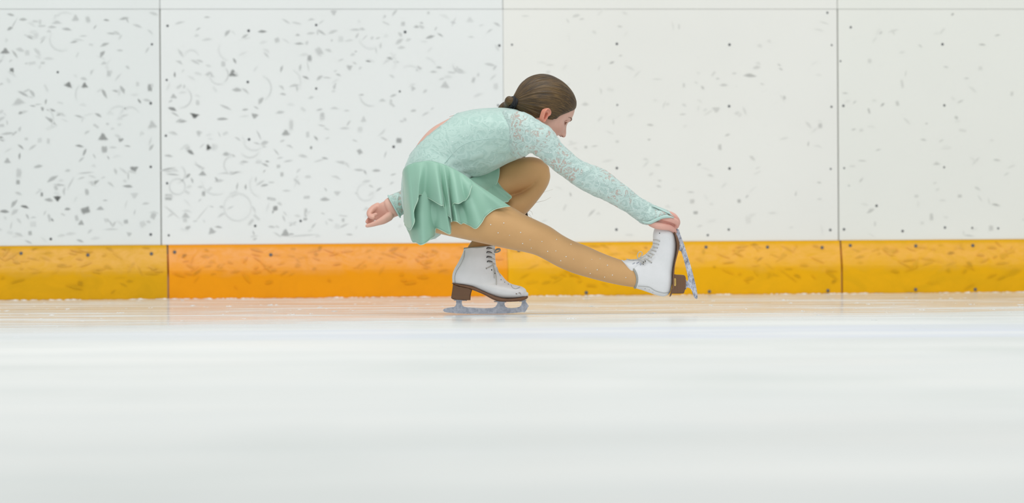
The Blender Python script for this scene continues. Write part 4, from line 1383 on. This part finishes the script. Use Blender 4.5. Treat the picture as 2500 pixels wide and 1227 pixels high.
# ------------------------------------------------------------ sleeves
def wrinkle(seed, amp):
    def f(t, a):
        return amp * (mnoise.noise(Vector((t * 1.6 + seed, math.cos(a) * 1.3, math.sin(a) * 1.3))) + .6 * mnoise.noise(Vector((t * 4.2, math.cos(a) * 2.5 + seed, math.sin(a) * 2.5))))
    return f
SLEEVE_R = [list(s) for s in ARM_R]
SLEEVE_R = SLEEVE_R[:13] + [(1586,498.5,1560,537,-.056,.025), (1600,504.5,1573,545,-.052,.026)]
rings, p0, p1 = loft_rings(SLEEVE_R, sub=10, seg=64, inflate=.0036, disp=wrinkle(3, .0022))
sb = bmesh.new()
add_rings(sb, rings[:-3], p0, None)
SLEEVE_BVH = bvh_of([sb])
sleeve_r = part('lace_sleeve', sb, [M_LACE])
sleeve_r['label'] = 'near sleeve, sheer mint lace with sparkling stones'
sol = sleeve_r.modifiers.new('cloth', 'SOLIDIFY'); sol.thickness = .0012; sol.offset = 1
rings, p0, p1 = loft_rings(ARM_L[:-1] + [(950,481,975,526,.11,.027)], sub=10, seg=56, inflate=.0036, disp=wrinkle(8, .0030))
sb = bmesh.new()
add_rings(sb, rings[3:-3], None, None)
sleeve_l = part('lace_sleeve', sb, [M_LACE])
# cuff hem of the far sleeve
def hem_ring(secs, t, infl, r, bm, wob=0):
    W_ = sections_world(secs)
    v = cr(W_, t)
    C, A, ry = Vector(v[0:3]), Vector(v[3:6]), v[6]
    Au = A.normalized()
    pts = [C + Au * math.cos(a) * (A.length + infl + wob * math.sin(3 * a)) - Vector((0, 1, 0)) * math.sin(a) * (ry + infl) for a in [2 * PI * k / 20 for k in range(20)]]
    add_tube(bm, pts, r, seg=8, sub=2, closed=True, cap=False, flat=1)
b = bmesh.new()
secs = ARM_L[:-1] + [(950,481,975,526,.11,.027)]
hem_ring(secs, 8.78, .0055, .0026, b)
hem_ring(secs, 8.90, .0055, .0028, b)
hem_ring(secs, 9.0, .0050, .0026, b)
part('cuff', b, [M_CUFF], sleeve_l)
# mitt of the near sleeve running over the back of the hand with its thumb slit
mitt = [(1583,498,1566,541,-.055,.026), (1596,502.5,1577,546,-.058,.026), (1608,507,1592,545,-.064,.0245), (1620,511,1609,538,-.068,.022), (1630,515.5,1625,532,-.068,.0185), (1636,520,1635,530,-.070,.012)]
rings, p0, p1 = loft_rings(mitt, sub=8, seg=48, inflate=.0036)
mb = bmesh.new()
add_rings(mb, rings[3:-3], None, p1 if False else None)
part('hand_mitt', mb, [M_LACE], sleeve_r)
b = bmesh.new()
HAND_BVH = bvh_of([body]) if False else None
def strip(bm, top, bot, off=0.0, sub=4):
    """ribbon between two traced polylines (px,py,y)"""
    n = len(top)
    m = (n - 1) * sub + 1
    A = [Vector(cr([tuple(P(*p)) for p in top], (n - 1) * k / (m - 1))) for k in range(m)]
    B = [Vector(cr([tuple(P(*p)) for p in bot], (n - 1) * k / (m - 1))) for k in range(m)]
    for j in range(m - 1):
        rows = []
        for X, Y in ((A[j], B[j]), (A[j + 1], B[j + 1])):
            rows.append([X + (Y - X) * q / 4 + Vector((0, -1, 0)) * .003 * math.sin(PI * q / 4) for q in range(5)])
        v = [[bm.verts.new(p) for p in r] for r in rows]
        for q in range(4):
            bm.faces.new((v[0][q], v[0][q + 1], v[1][q + 1], v[1][q]))
    bmesh.ops.remove_doubles(bm, verts=bm.verts, dist=1e-5)
strip(b, [(1566,538,-.084), (1580,541,-.088), (1596,535,-.092), (1612,527.5,-.095), (1628,524,-.098), (1646,531,-.094)],
      [(1571,545,-.082), (1586,547.5,-.087), (1600,542,-.091), (1615,534.5,-.096), (1629,532,-.098), (1646,532,-.093)])
strip(b, [(1590,499,-.076), (1604,503,-.080), (1618,509,-.082), (1632,516,-.084), (1645,528.5,-.088)],
      [(1592,502,-.084), (1605,509,-.088), (1618,515,-.090), (1631,521,-.092), (1645,529.5,-.090)])
o = part('cuff', b, [M_CUFF], sleeve_r)
sol = o.modifiers.new('cloth', 'SOLIDIFY'); sol.thickness = .0018

# ------------------------------------------------------------ rhinestones
def stone(bm, c, r):
    g = bmesh.ops.create_icosphere(bm, subdivisions=1, radius=r)
    for v in g['verts']:
        v.co += c
rs = random.Random(5)
b = bmesh.new()
cnt = 0
while cnt < 150:
    x, y = rs.uniform(1000, 1290), rs.uniform(268, 400)
    if y > 400 - (x - 1000) * .22 + 4 or (y > 342 and x > 1120 and rs.random() < .85): continue
    h = on_bodice(x, y, .0003)
    if abs(h.y + .12) < 1e-4: continue
    stone(b, h, rs.choice([.0010, .0013, .0018]))
    cnt += 1
tag(part('rhinestones', b, [M_STONE], bodice), kind='stuff')
b = bmesh.new()
cnt = 0
while cnt < 130:
    t = rs.random()
    x = 1245 + 380 * t
    y = 322 + (x - 1250) * .59 + rs.gauss(0, 22)
    d = ray(x, y).normalized()
    hit = SLEEVE_BVH.ray_cast(CAM, d)[0]
    if hit is None: continue
    stone(b, hit - d * .001, rs.choice([.0010, .0012, .0017]))
    cnt += 1
tag(part('rhinestones', b, [M_STONE], sleeve_r), kind='stuff')
STONES = [(1244,574),(1271,567),(1294,585),(1276,594),(1323,589),(1359,584),(1337,613),(1357,612),(1382,626),(1400,632),(1369,636),(1394,596),
          (1430,653),(1441,667),(1458,658),(1476,676),(1495,671),(1528,677),(1483,647),(1465,631),(1216,568),(1198,548),(1230,544),(1297,605),(1445,633)]
for (x, y) in STONES:
    b = bmesh.new()
    d = ray(x, y).normalized()
    hit = LEGS_BVH.ray_cast(CAM, d)[0]
    if hit is None: continue
    stone(b, hit - d * .0008, rs.choice([.0013, .0017, .0020]))
    part('rhinestone', b, [M_STONE], to)

# ------------------------------------------------------------ skirt
ALL_BVH = [BODICE_BVH, LEGS_BVH]
def cloth(cols, rows=26, per=9, folds=None, clear=.005, near=True, lift=0.0, bulge=.012, bvhs=None):
    """cols: (wx,wy,wy_depth, hx,hy,h_depth); returns bmesh and hem points"""
    n = len(cols)
    m = (n - 1) * per + 1
    bm = bmesh.new()
    G = []
    for j in range(m):
        c = cr([tuple(float(q) for q in cc) for cc in cols], (n - 1) * j / (m - 1))
        col = []
        for r in range(rows + 1):
            f = r / rows
            px = c[0] + (c[3] - c[0]) * f
            py = c[1] + (c[4] - c[1]) * f
            y = c[2] + (c[5] - c[2]) * f
            sgn = -1 if near else 1
            y += sgn * bulge * math.sin(PI * min(1, f * .9)) 
            if folds:
                y += folds(j / (m - 1), f)
            p = P(px, py, y)
            if near:
                for bv in (bvhs if bvhs is not None else ALL_BVH):
                    d = (p - CAM).normalized()
                    hit = bv.ray_cast(CAM, d)[0]
                    if hit is not None and (hit - CAM).length < (p - CAM).length + clear:
                        p = CAM + d * ((hit - CAM).length - clear)
            p = p + Vector((0, -lift, 0))
            col.append(bm.verts.new(p))
        G.append(col)
    for a, b2 in zip(G, G[1:]):
        for r in range(rows):
            bm.faces.new((a[r], b2[r], b2[r + 1], a[r + 1]))
    hem = [c[-1].co.copy() for c in G]
    # ease the cloth so clearances do not leave creases
    for _ in range(3):
        new = {}
        for j in range(1, m - 1):
            for r in range(1, rows):
                q = (G[j - 1][r].co + G[j + 1][r].co + G[j][r - 1].co + G[j][r + 1].co) / 4
                d = (G[j][r].co - CAM).normalized()
                new[(j, r)] = G[j][r].co + d * ((q - G[j][r].co).dot(d)) * .6
        for (j, r), v in new.items():
            G[j][r].co = v
    return bm, hem
def skirt_piece(name, cols, parent, **kw):
    bm, hem = cloth(cols, **kw)
    o = part(name, bm, [M_SKIRT], parent)
    s = o.modifiers.new('cloth', 'SOLIDIFY')
    s.thickness = .0014
    s.offset = 0
    hb_ = bmesh.new()
    add_tube(hb_, hem[::3] + [hem[-1]], .0013, seg=6, sub=3)
    part('hem_stitching', hb_, [M_TRIM], o)
    return o

def ridge(c, w):
    return lambda u: math.exp(-((u - c) / w) ** 2)
def folds_low(u, f):
    d = 0
    for c, w, a in ((.20, .05, .010), (.34, .045, -.012), (.46, .03, .016), (.53, .025, -.018), (.60, .03, .016), (.68, .03, -.016), (.80, .05, .010), (.90, .05, -.008)):
        d -= 1.9 * a * math.exp(-((u - c) / w) ** 2) * f ** 1.1
    return d
LOW = [(984,430,0,986,540,0), (984,420,-.05,998,566,-.06), (988,410,-.09,1007,589,-.10), (1000,402,-.115,1016,591,-.125), (1012,397,-.125,1026,597,-.14), (1025,395,-.13,1038,593.5,-.15),
       (1037,393.5,-.133,1052,582,-.15), (1048,393,-.135,1061,575,-.145), (1056,394,-.135,1064,557,-.15), (1064,396,-.135,1076,561,-.162), (1072,398,-.135,1098,571,-.158), (1080,401,-.132,1101,556,-.150),
       (1086,403,-.132,1100,541,-.155), (1092,405,-.132,1114,540,-.168), (1100,408,-.132,1125,546.5,-.16), (1108,412,-.132,1132,544,-.158), (1116,417,-.130,1148,551,-.162), (1124,422,-.128,1162,557.5,-.165),
       (1131,426,-.126,1176,543,-.162), (1137,430,-.122,1186,527,-.156), (1142,433,-.118,1206,512,-.152), (1147,436,-.112,1225,506,-.145), (1152,441,-.10,1245,503,-.128)]
low = skirt_piece('skirt', LOW, person, folds=folds_low, lift=.002)
low['label'] = 'lower flounce of the mint green skirt'
def folds_top(u, f):
    d = 0
    for c, w, a in ((.14, .05, .008), (.30, .05, .010), (.40, .035, -.012), (.50, .035, .018), (.575, .025, -.014), (.645, .025, .014), (.70, .02, -.012), (.78, .04, .010), (.86, .04, -.010)):
        d -= 1.9 * a * math.exp(-((u - c) / w) ** 2) * f ** .9
    return d
TOP = [(983,428,-.02,988,548,-.03), (983,421,-.055,994,556,-.08), (986,412,-.09,1001,561,-.12), (993,405,-.11,1006,555,-.145), (1001,401,-.118,1012,540,-.155), (1008,398.5,-.122,1010,520,-.160), (1016,396.5,-.127,1013,506,-.160), (1024,395,-.13,1020,489,-.158), (1031,394,-.132,1022,476,-.156),
       (1038,393,-.134,1029,474.5,-.156), (1046,392.5,-.136,1044,482,-.158), (1054,393,-.137,1060,491,-.162), (1062,394.5,-.137,1077,501,-.166), (1069,396.5,-.137,1083,501,-.176), (1075,398.5,-.137,1087,518,-.172), (1082,400.5,-.137,1100,531,-.174),
       (1088,403,-.136,1103,541,-.168), (1094,405.5,-.136,1105,520,-.160), (1100,408,-.135,1106,497,-.164), (1107,411,-.134,1120,496.5,-.176), (1114,415,-.133,1130,491,-.176), (1122,419.5,-.131,1138,487,-.170), (1130,424,-.128,1146,474,-.164), (1138,429.5,-.124,1149,462,-.158), (1146,435,-.116,1152,453,-.150)]
top = skirt_piece('skirt_overlay', TOP, person, folds=folds_top, lift=.011)
top['label'] = 'upper flounce of the mint green skirt'
# front flaps that fall over the far thigh
FL = [(1146,436,-.06,1154,452,-.12), (1155,432,-.04,1168,459,-.09), (1165,428,-.02,1181,464,-.06), (1178,421,0,1191,465.5,-.02), (1190,416,.01,1202,459,.005), (1200,411,.02,1212,448,.014), (1208,407,.026,1217,434,.022), (1214,404,.03,1219,420,.028), (1217,400,.034,1219,408,.032)]
fl = skirt_piece('skirt_front', FL, person, folds=lambda u, f: -.005 * math.sin(9 * u) * f, bulge=.004, bvhs=[LEGS_BVH], clear=.006)
fl['label'] = 'front flap of the mint skirt over the far thigh'
FL2 = [(1150,438,-.04,1158,456,-.09), (1160,440,-.03,1180,478,-.05), (1170,444,-.015,1205,488,-.03), (1180,446,0,1236,493,-.01), (1190,446,.01,1243,487,.012), (1197,444,.015,1248.5,480,.02), (1202,440,.02,1238,470,.03), (1207,436,.024,1228,461,.034), (1210,430,.03,1213,444,.036)]
fl2 = skirt_piece('skirt_front', FL2, person, folds=lambda u, f: -.007 * math.sin(10 * u + 1) * f, bulge=.003, bvhs=[LEGS_BVH], clear=.0035)
# the far side of the skirt
FAR = [(984,430,0.0,986,540,0.0), (986,414,.09,1004,576,.10), (1010,398,.135,1030,585,.17), (1040,393,.140,1052,574,.19), (1057,394,.140,1060,578,.185), (1070,398,.140,1072,565,.19), (1100,408,.140,1115,535,.19), (1130,424,.140,1160,520,.185),
       (1148,436,.135,1200,500,.18), (1175,430,.13,1225,480,.17), (1200,415,.12,1228,450,.16), (1214,404,.08,1222,425,.13)]
skirt_piece('skirt_back', FAR, person, near=False, bulge=.02, folds=lambda u, f: .01 * math.sin(22 * u) * f)['label'] = 'far side of the mint green skirt'

# ------------------------------------------------------------ skates
def extrude_outline(bm, pts, y0, y1, bevel=.0, yfun=None, stack=None):
    """closed traced outline given thickness across"""
    n = len(pts)
    lay = bm.verts.layers.float.get('stack') or bm.verts.layers.float.new('stack')
    ym = (y0 + y1) / 2
    levels = [(y0, .0), (y0 + bevel, bevel), (y1 - bevel, bevel), (y1, .0)] if bevel else [(y0, 0), (y1, 0)]
    W_ = [P(x, y, ym) for x, y in pts]
    c = sum(W_, Vector()) / n
    rows = []
    for (yy, bv) in levels:
        row = []
        for k, w in enumerate(W_):
            p = w.copy()
            if bevel and bv == 0:
                d = (c - w)
                p += d.normalized() * bevel * .8
            p.y = yy
            v = bm.verts.new(p)
            if stack: v[lay] = stack(pts[k])
            row.append(v)
        rows.append(row)
    for a, b2 in zip(rows, rows[1:]):
        for k in range(n):
            j = (k + 1) % n
            bm.faces.new((a[k], a[j], b2[j], b2[k]))
    from mathutils.geometry import tessellate_polygon
    for row in (rows[0], rows[-1]):
        for t in tessellate_polygon([[Vector((v.co.x, v.co.z, 0)) for v in row]]):
            try:
                bm.faces.new([row[q] for q in t])
            except ValueError:
                pass

def sole_loft(bm, secs, seg=28):
    add_loft(bm, secs, seg=seg, power=4.0, sub=6)

def make_skate(name, label, SH, SOLE, HEEL, BLADE, PLATES, yc, lean=0.0, collar=None, stack=None, steel=None):
    bm = bmesh.new()
    rings, p0, p1 = loft_rings(SH, sub=8, seg=48, power=2.25)
    rings = rings[3:]
    for k in range(14):
        w = (1 - k / 14.0) * lean
        for q in range(48):
            sa = math.sin(2 * PI * q / 48)
            if sa > 0:
                rings[k][q] = rings[k][q] + Vector((w * sa * sa, 0, 0))
    add_rings(bm, rings, None, p1)
    o = part(name, bm, [M_LEATHER])
    o['label'] = label
    s = o.modifiers.new('leather', 'SOLIDIFY')
    s.thickness = .0035
    s.offset = -1
    bm = bmesh.new()
    sole_loft(bm, SOLE)
    part('sole', bm, [M_SOLE], o)
    bm = bmesh.new()
    extrude_outline(bm, HEEL, yc - .027, yc + .027, .004, stack=stack)
    part('heel', bm, [M_HEEL], o, smooth=False)
    bm = bmesh.new()
    for B in BLADE:
        extrude_outline(bm, B, yc - .0021, yc + .0021, 0)
    for (A, Bq, hw) in PLATES:
        pA, pB = P(A[0], A[1], yc), P(Bq[0], Bq[1], yc)
        add_tube(bm, [pA + (pB - pA) * k / 4 for k in range(5)], [hw * .8, hw, hw, hw, hw * .8], seg=12, flat=.12) if False else None
        d = (pB - pA)
        nn = Vector((0, 1, 0)).cross(d).normalized() * .0014
        lo = []
        for s_ in (-1, 1):
            for k in range(9):
                f = k / 8
                w = hw * (1 - .55 * abs(2 * f - 1) ** 3) 
                lo.append((pA + d * f + nn * s_ + Vector((0, -w, 0)), pA + d * f + nn * s_ + Vector((0, w, 0))))
        V = [(bm.verts.new(a), bm.verts.new(b_)) for a, b_ in lo]
        for base in (0, 9):
            for k in range(8):
                bm.faces.new((V[base + k][0], V[base + k][1], V[base + k + 1][1], V[base + k + 1][0]))
        for k in range(8):
            for q in (0, 1):
                bm.faces.new((V[k][q], V[k + 1][q], V[9 + k + 1][q], V[9 + k][q]))
        bm.faces.new((V[0][0], V[0][1], V[9][1], V[9][0]))
        bm.faces.new((V[8][0], V[8][1], V[17][1], V[17][0]))
    part('blade', bm, [steel or M_STEEL], o, smooth=False)
    return o, bvh_shoe(SH)
def bvh_shoe(SH):
    bm = bmesh.new()
    add_loft(bm, SH, seg=48, sub=8, power=2.25)
    bv = bvh_of([bm])
    bm.free()
    return bv
def on_shoe(bv, x, y, off=.001, yd=0):
    d = ray(x, y).normalized()
    h = bv.ray_cast(CAM, d)[0]
    return P(x, y, yd) if h is None else h - d * off
def eyelets(parent, bv, pts, r=.0022, name='eyelet'):
    for (x, y) in pts:
        b = bmesh.new()
        add_ellipsoid(b, on_shoe(bv, x, y, -.0002), (r, r * .5, r), None, 2)
        part(name, b, [M_EYELET], parent)
def cords(parent, paths, r=.0016, name='lace'):
    b = bmesh.new()
    for pth in paths:
        add_tube(b, pth, r, seg=7, sub=4, flat=.8)
    return part(name, b, [M_CORD], parent)

# --- skating foot (on the ice)
YL = 0.03
SH_L = [(1133,606,1208.5,599,YL,.036), (1129.5,618,1209,611,YL,.036), (1124,630,1209,624,YL,.036), (1117,643,1210,638,YL,.036), (1110,655,1212.5,652,YL,.036),
        (1105,668,1217.5,663,YL,.036), (1104,681,1226,672.5,YL,.035), (1107,691.5,1233,681,YL,.034), (1124,695,1241,688,YL,.034), (1147,699,1248,692,YL,.036), (1172,709,1256,694.5,YL,.039),
        (1196,720.5,1264,696.5,YL,.041), (1221,728,1272,698.5,YL,.041), (1245,729,1279,702,YL,.038), (1264,727.5,1283.5,706,YL,.033), (1278,725,1285.5,712,YL,.024)]
SOLE_L = [(1112,691,1111,695,YL,.026), (1122,693,1121,698,YL,.031), (1140,695.5,1138,702,YL,.031), (1153,698,1150,706,YL,.030), (1170,705,1166,712,YL,.029), (1187,712.5,1184,720,YL,.032), (1204,719.5,1200,729,YL,.037), (1222,725.5,1216,735,YL,.041),
          (1240,727.5,1238,736,YL,.041), (1258,726.5,1259,735.5,YL,.037), (1272,724.5,1274,734,YL,.030), (1283,722,1283,730.5,YL,.020)]
HEEL_L = [(1106,693), (1105,702), (1104,710), (1102.5,719), (1101.5,727), (1106,730), (1120,731.2), (1135,732), (1148.5,732), (1149,722), (1150.5,714), (1153,706.5), (1146,702), (1132,698.5), (1118,696)]
BL = [(1081.5,757.5), (1083,754), (1088.5,751.8), (1098,750.2), (1108,749), (1112,746), (1113.8,741), (1113.5,731), (1128.3,731), (1127.3,740), (1129,745), (1133,748.3), (1141,749.8), (1163,751), (1185,752), (1203,751), (1209.5,748), (1213,743),
      (1214.5,738), (1212,733), (1233,734), (1231.5,742), (1234,748), (1240,751), (1250,751.5), (1260,750.5), (1268,748.5), (1272,745), (1274,739), (1273,732.5), (1282.5,732.5), (1285,738), (1291.2,746.5), (1288,751), (1286.5,754.5), (1284.5,757), (1283,759.5), (1280.5,762),
      (1276,761), (1266,762.2), (1250,764), (1225,765.2), (1194,765.8), (1150,765.5), (1114,764.3), (1092,762.3), (1085,760.5)]
boot_l, bvL = make_skate('figure_skate', 'skate standing on the ice under the bent far leg', SH_L, SOLE_L, HEEL_L, [BL],
                    [((1108,732), (1140,732.5), .016), ((1206,735.5), (1236,736.5), .026), ((1268,735), (1285,732.5), .015)], YL, stack=lambda p: (p[1] - 692) / 40)
eyelets(boot_l, bvL, [(1187.5,655), (1200,658.5), (1208,667)], .0024)
eyelets(boot_l, bvL, [(1223,682.5), (1232,688.5), (1241,693.5)], .0016)
hooks = [(1193,607.5), (1193,617.5), (1193,629), (1194,640)]
for (x, y) in hooks:
    b = bmesh.new()
    c = on_shoe(bvL, x, y, .0015)
    add_tube(b, [c + Vector((-.006, 0, 0)), c + Vector((-.004, -.003, .004)), c + Vector((.003, -.004, .004)), c + Vector((.010, -.002, .002))], [.0012, .0014, .0014, .001], seg=7)
    part('lace_hook', b, [M_EYELET], boot_l)
pl = lambda *pts: [on_shoe(bvL, x, y, .0022, YL - .02) for x, y in pts]
cords(boot_l, [pl((1192,608), (1200,606), (1208,609)), pl((1192,618), (1200,618), (1208,622)), pl((1192,629), (1201,630), (1208,633)), pl((1193,640), (1201,641), (1209,644)),
               pl((1188,655), (1198,650), (1206,644)), pl((1202,640), (1206,650), (1210,665), (1212,682), (1212,694)), pl((1205,645), (1206,660), (1207,678)),
               pl((1213,652), (1217,664), (1222,672))])
# knot of the tied laces, standing proud at the top of the tongue
b = bmesh.new()
kc = P(1215, 611, YL - .012)
add_tube(b, [kc + Vector((-.008, 0, -.004)), kc + Vector((-.003, -.004, .004)), kc + Vector((.006, -.002, .005)), kc + Vector((.007, .002, -.001)), kc + Vector((-.001, .002, -.005)), kc + Vector((-.009, 0, -.006))], .0024, seg=8)
add_tube(b, [kc + Vector((-.004, -.006, .001)), kc + Vector((.003, -.006, .003)), kc + Vector((.006, -.004, 0))], .0022, seg=8)
part('lace_knot', b, [M_LINING], boot_l)
b = bmesh.new()   # padded lining in the collar
add_tube(b, [P(1134,606.5,YL) + Vector((0, -.034 * math.sin(a), 0)) + (P(1207,600,YL) - P(1134,606.5,YL)) * (.5 - .5 * math.cos(a)) for a in [2 * PI * k / 22 for k in range(22)]], .0030, seg=8, sub=2, closed=True, cap=False)
part('collar_lining', b, [M_LINING], boot_l)
b = bmesh.new()   # toe-cap stitching
add_tube(b, pl((1248,694.5), (1251,701), (1258,704), (1266,702), (1270,699)), .0006, seg=5)
part('toe_stitching', b, [M_LINING], boot_l)
b = bmesh.new()   # heel-stay seam
add_tube(b, pl((1134,612), (1132,628), (1124,646), (1114,662), (1110,676), (1111,690)), .0007, seg=5)
part('heel_seam', b, [M_LINING], boot_l)

# --- raised foot, held by the toe
YR = -.04
SH_R = [(1551,703,1525,636,YR,.034), (1570,708.5,1548,634,YR,.035), (1592,716.5,1566,627,YR,.036), (1610,722,1581,615.5,YR,.036), (1624,722.5,1589,606,YR,.036), (1636,713,1593,598,YR,.035),
        (1641,692,1593.5,591,YR,.034), (1642,667,1594,584,YR,.034), (1644.5,645,1594,577,YR,.036), (1649,622,1594.5,570,YR,.038), (1651.5,600,1596,563,YR,.039), (1650,582,1598,557,YR,.038), (1646,569,1602,551.5,YR,.034), (1639,559,1609,548,YR,.026), (1630,551,1617,547.5,YR,.016)]
SOLE_R = [(1636.5,716,1640.5,716,YR,.026), (1641,700,1647,700,YR,.029), (1641,685,1647,685,YR,.030), (1641.5,668,1646,668,YR,.029), (1643.5,652,1647.5,648,YR,.028), (1647,634,1651.5,630,YR,.030), (1650,617,1656,613,YR,.035),
          (1651,600,1659.2,598,YR,.038), (1649.5,586,1655.5,582,YR,.037), (1646,573,1650.5,571,YR,.032), (1641,563,1645,561,YR,.024)]
HEEL_R = [(1644,668.5), (1652,670), (1661,670.2), (1669,670.8), (1672,673), (1673.8,678), (1674,688), (1673.8,698), (1672,706), (1670,713), (1668,715.6), (1656,716), (1646,716), (1638,716), (1641,706), (1643,692), (1644,680)]
BR = [(1651,557), (1657.5,560), (1661,572), (1665,583), (1669.5,594), (1675,612), (1680,628), (1684,641), (1687.5,653), (1691.5,667), (1695,681), (1698,693), (1700.5,705), (1702.5,717), (1703.2,727), (1701,729.8), (1698,728), (1695.5,727), (1693,721),
      (1690.5,714.5), (1688,707), (1684,703), (1679.5,701.8), (1674.5,701), (1673.5,687.5), (1678,686.3), (1680,682), (1678.3,670), (1675.8,659.5), (1672.8,647), (1669.5,634), (1666.5,624), (1663,613), (1659,612), (1656.5,606), (1658,598), (1656,590), (1652,580), (1648.5,569), (1648,562)]
boot_r, bvR = make_skate('figure_skate', 'raised skate held by the toe, laces untucked', SH_R, SOLE_R, HEEL_R, [BR],
                    [((1674.5,682), (1674.5,706), .016), ((1659.5,592), (1655,612), .026), ((1650,566), (1653,578), .018)], YR, lean=.017, steel=M_FROST, stack=lambda p: (p[0] - 1640) / 34)
eyelets(boot_r, bvR, [(1590.5,641), (1590.5,628), (1596.5,621.5), (1601.5,613), (1605,604.5), (1608.5,596.5), (1610.5,588), (1610.5,569)], .0019)
eyelets(boot_r, bvR, [(1585,707), (1575,704), (1594,712.5)], .0011)
pr_ = lambda *pts: [on_shoe(bvR, x, y, .0022, YR - .02) for x, y in pts]
hooksR = [(1547,645), (1557,643), (1566,643), (1573,641)]
for (x, y) in hooksR:
    b = bmesh.new()
    c = on_shoe(bvR, x, y, .0015)
    add_tube(b, [c + Vector((-.003, 0, -.005)), c + Vector((-.003, -.004, .001)), c + Vector((.001, -.004, .004)), c + Vector((.004, -.001, .005))], [.0011, .0013, .0013, .001], seg=7)
    part('lace_hook', b, [M_EYELET if x > 1570 else M_STEEL], boot_r)
cords(boot_r, [pr_((1547,645), (1548,638), (1546,634)), pr_((1557,643), (1558,637), (1556,632)), pr_((1568,643), (1566,636), (1562,630)), pr_((1576,638), (1574,630), (1568,626)),
               pr_((1590,640), (1582,634), (1574,628)), pr_((1590,628), (1584,624), (1577,620)), pr_((1596,621), (1589,618), (1583,613)), pr_((1601,613), (1594,610), (1588,607)),
               pr_((1605,604), (1598,603), (1592,600)), pr_((1608,596), (1601,594), (1594,593)), pr_((1610,588), (1603,585), (1595,585)),
               [P(1596,622,YR-.04), P(1588,627,YR-.045), P(1580,631,YR-.045), P(1570,632,YR-.04), P(1560,631,YR-.035)]])
b = bmesh.new()   # bow of the laces
bw = lambda x, y, d: P(x, y, YR - d)
add_tube(b, [bw(1560,631,.03), bw(1556,625,.034), bw(1559,616,.036), bw(1565,614,.034), bw(1568,619,.032), bw(1564,626,.03), bw(1560,631,.03)], .0015, seg=7)
add_tube(b, [bw(1560,631,.03), bw(1570,627,.036), bw(1580,622,.038), bw(1589,613,.036)], .0015, seg=7)
add_tube(b, [bw(1560,631,.03), bw(1568,633,.040), bw(1574,639,.042), bw(1570,642,.04), bw(1563,636,.036)], .0014, seg=7)
add_tube(b, [bw(1563,631,.03), bw(1552,633,.024), bw(1540,633.5,.02), bw(1530,632,.01)], .0014, seg=7)
part('lace_bow', b, [M_CORD], boot_r)
# collar lining rim and tongue
b = bmesh.new()
cA, cB = P(1550,702,YR), P(1528,637,YR)
add_tube(b, [cA + (cB - cA) * (.5 - .5 * math.cos(a)) + Vector((.018 * math.sin(a) ** 2 if math.sin(a) > 0 else 0, -.034 * math.sin(a), 0)) for a in [2 * PI * k / 26 for k in range(26)]], .0036, seg=8, sub=2, closed=True, cap=False)
part('collar_lining', b, [M_LINING], boot_r)
b = bmesh.new()
tg = [(1522,635.5,1523,644,YR-.004,.024), (1530,634,1533,660,YR-.004,.031), (1540,632.5,1545,672,YR-.004,.031), (1556,631,1560,655,YR-.004,.026), (1576,620,1584,640,YR-.004,.02)]
add_loft(b, tg, seg=24)
part('tongue', b, [M_LEATHER], boot_r)
b = bmesh.new()   # curved back-stay seam
add_tube(b, pr_((1558,698), (1572,699), (1586,701), (1597,708), (1610,713), (1624,715), (1636,711)), .0007, seg=5)
part('heel_seam', b, [M_LINING], boot_r)
b = bmesh.new()
extrude_outline(b, [(1646.3,678.5), (1649.6,678.5), (1650.6,681), (1650.6,695), (1649.6,698), (1646.6,698), (1645.6,695), (1645.6,681)], YR - .0295, YR - .0265, .0004)
part('heel_badge', b, [M_BRASS], boot_r, smooth=False)

b = bmesh.new()   # scuffed leather on the toe
add_tube(b, pl((1260,716.5), (1262,717)), .0011, seg=5)
add_tube(b, pl((1266,715), (1269,714), (1272,718)), .0006, seg=5)
part('toe_scuff', b, [M_SOLE], boot_l)
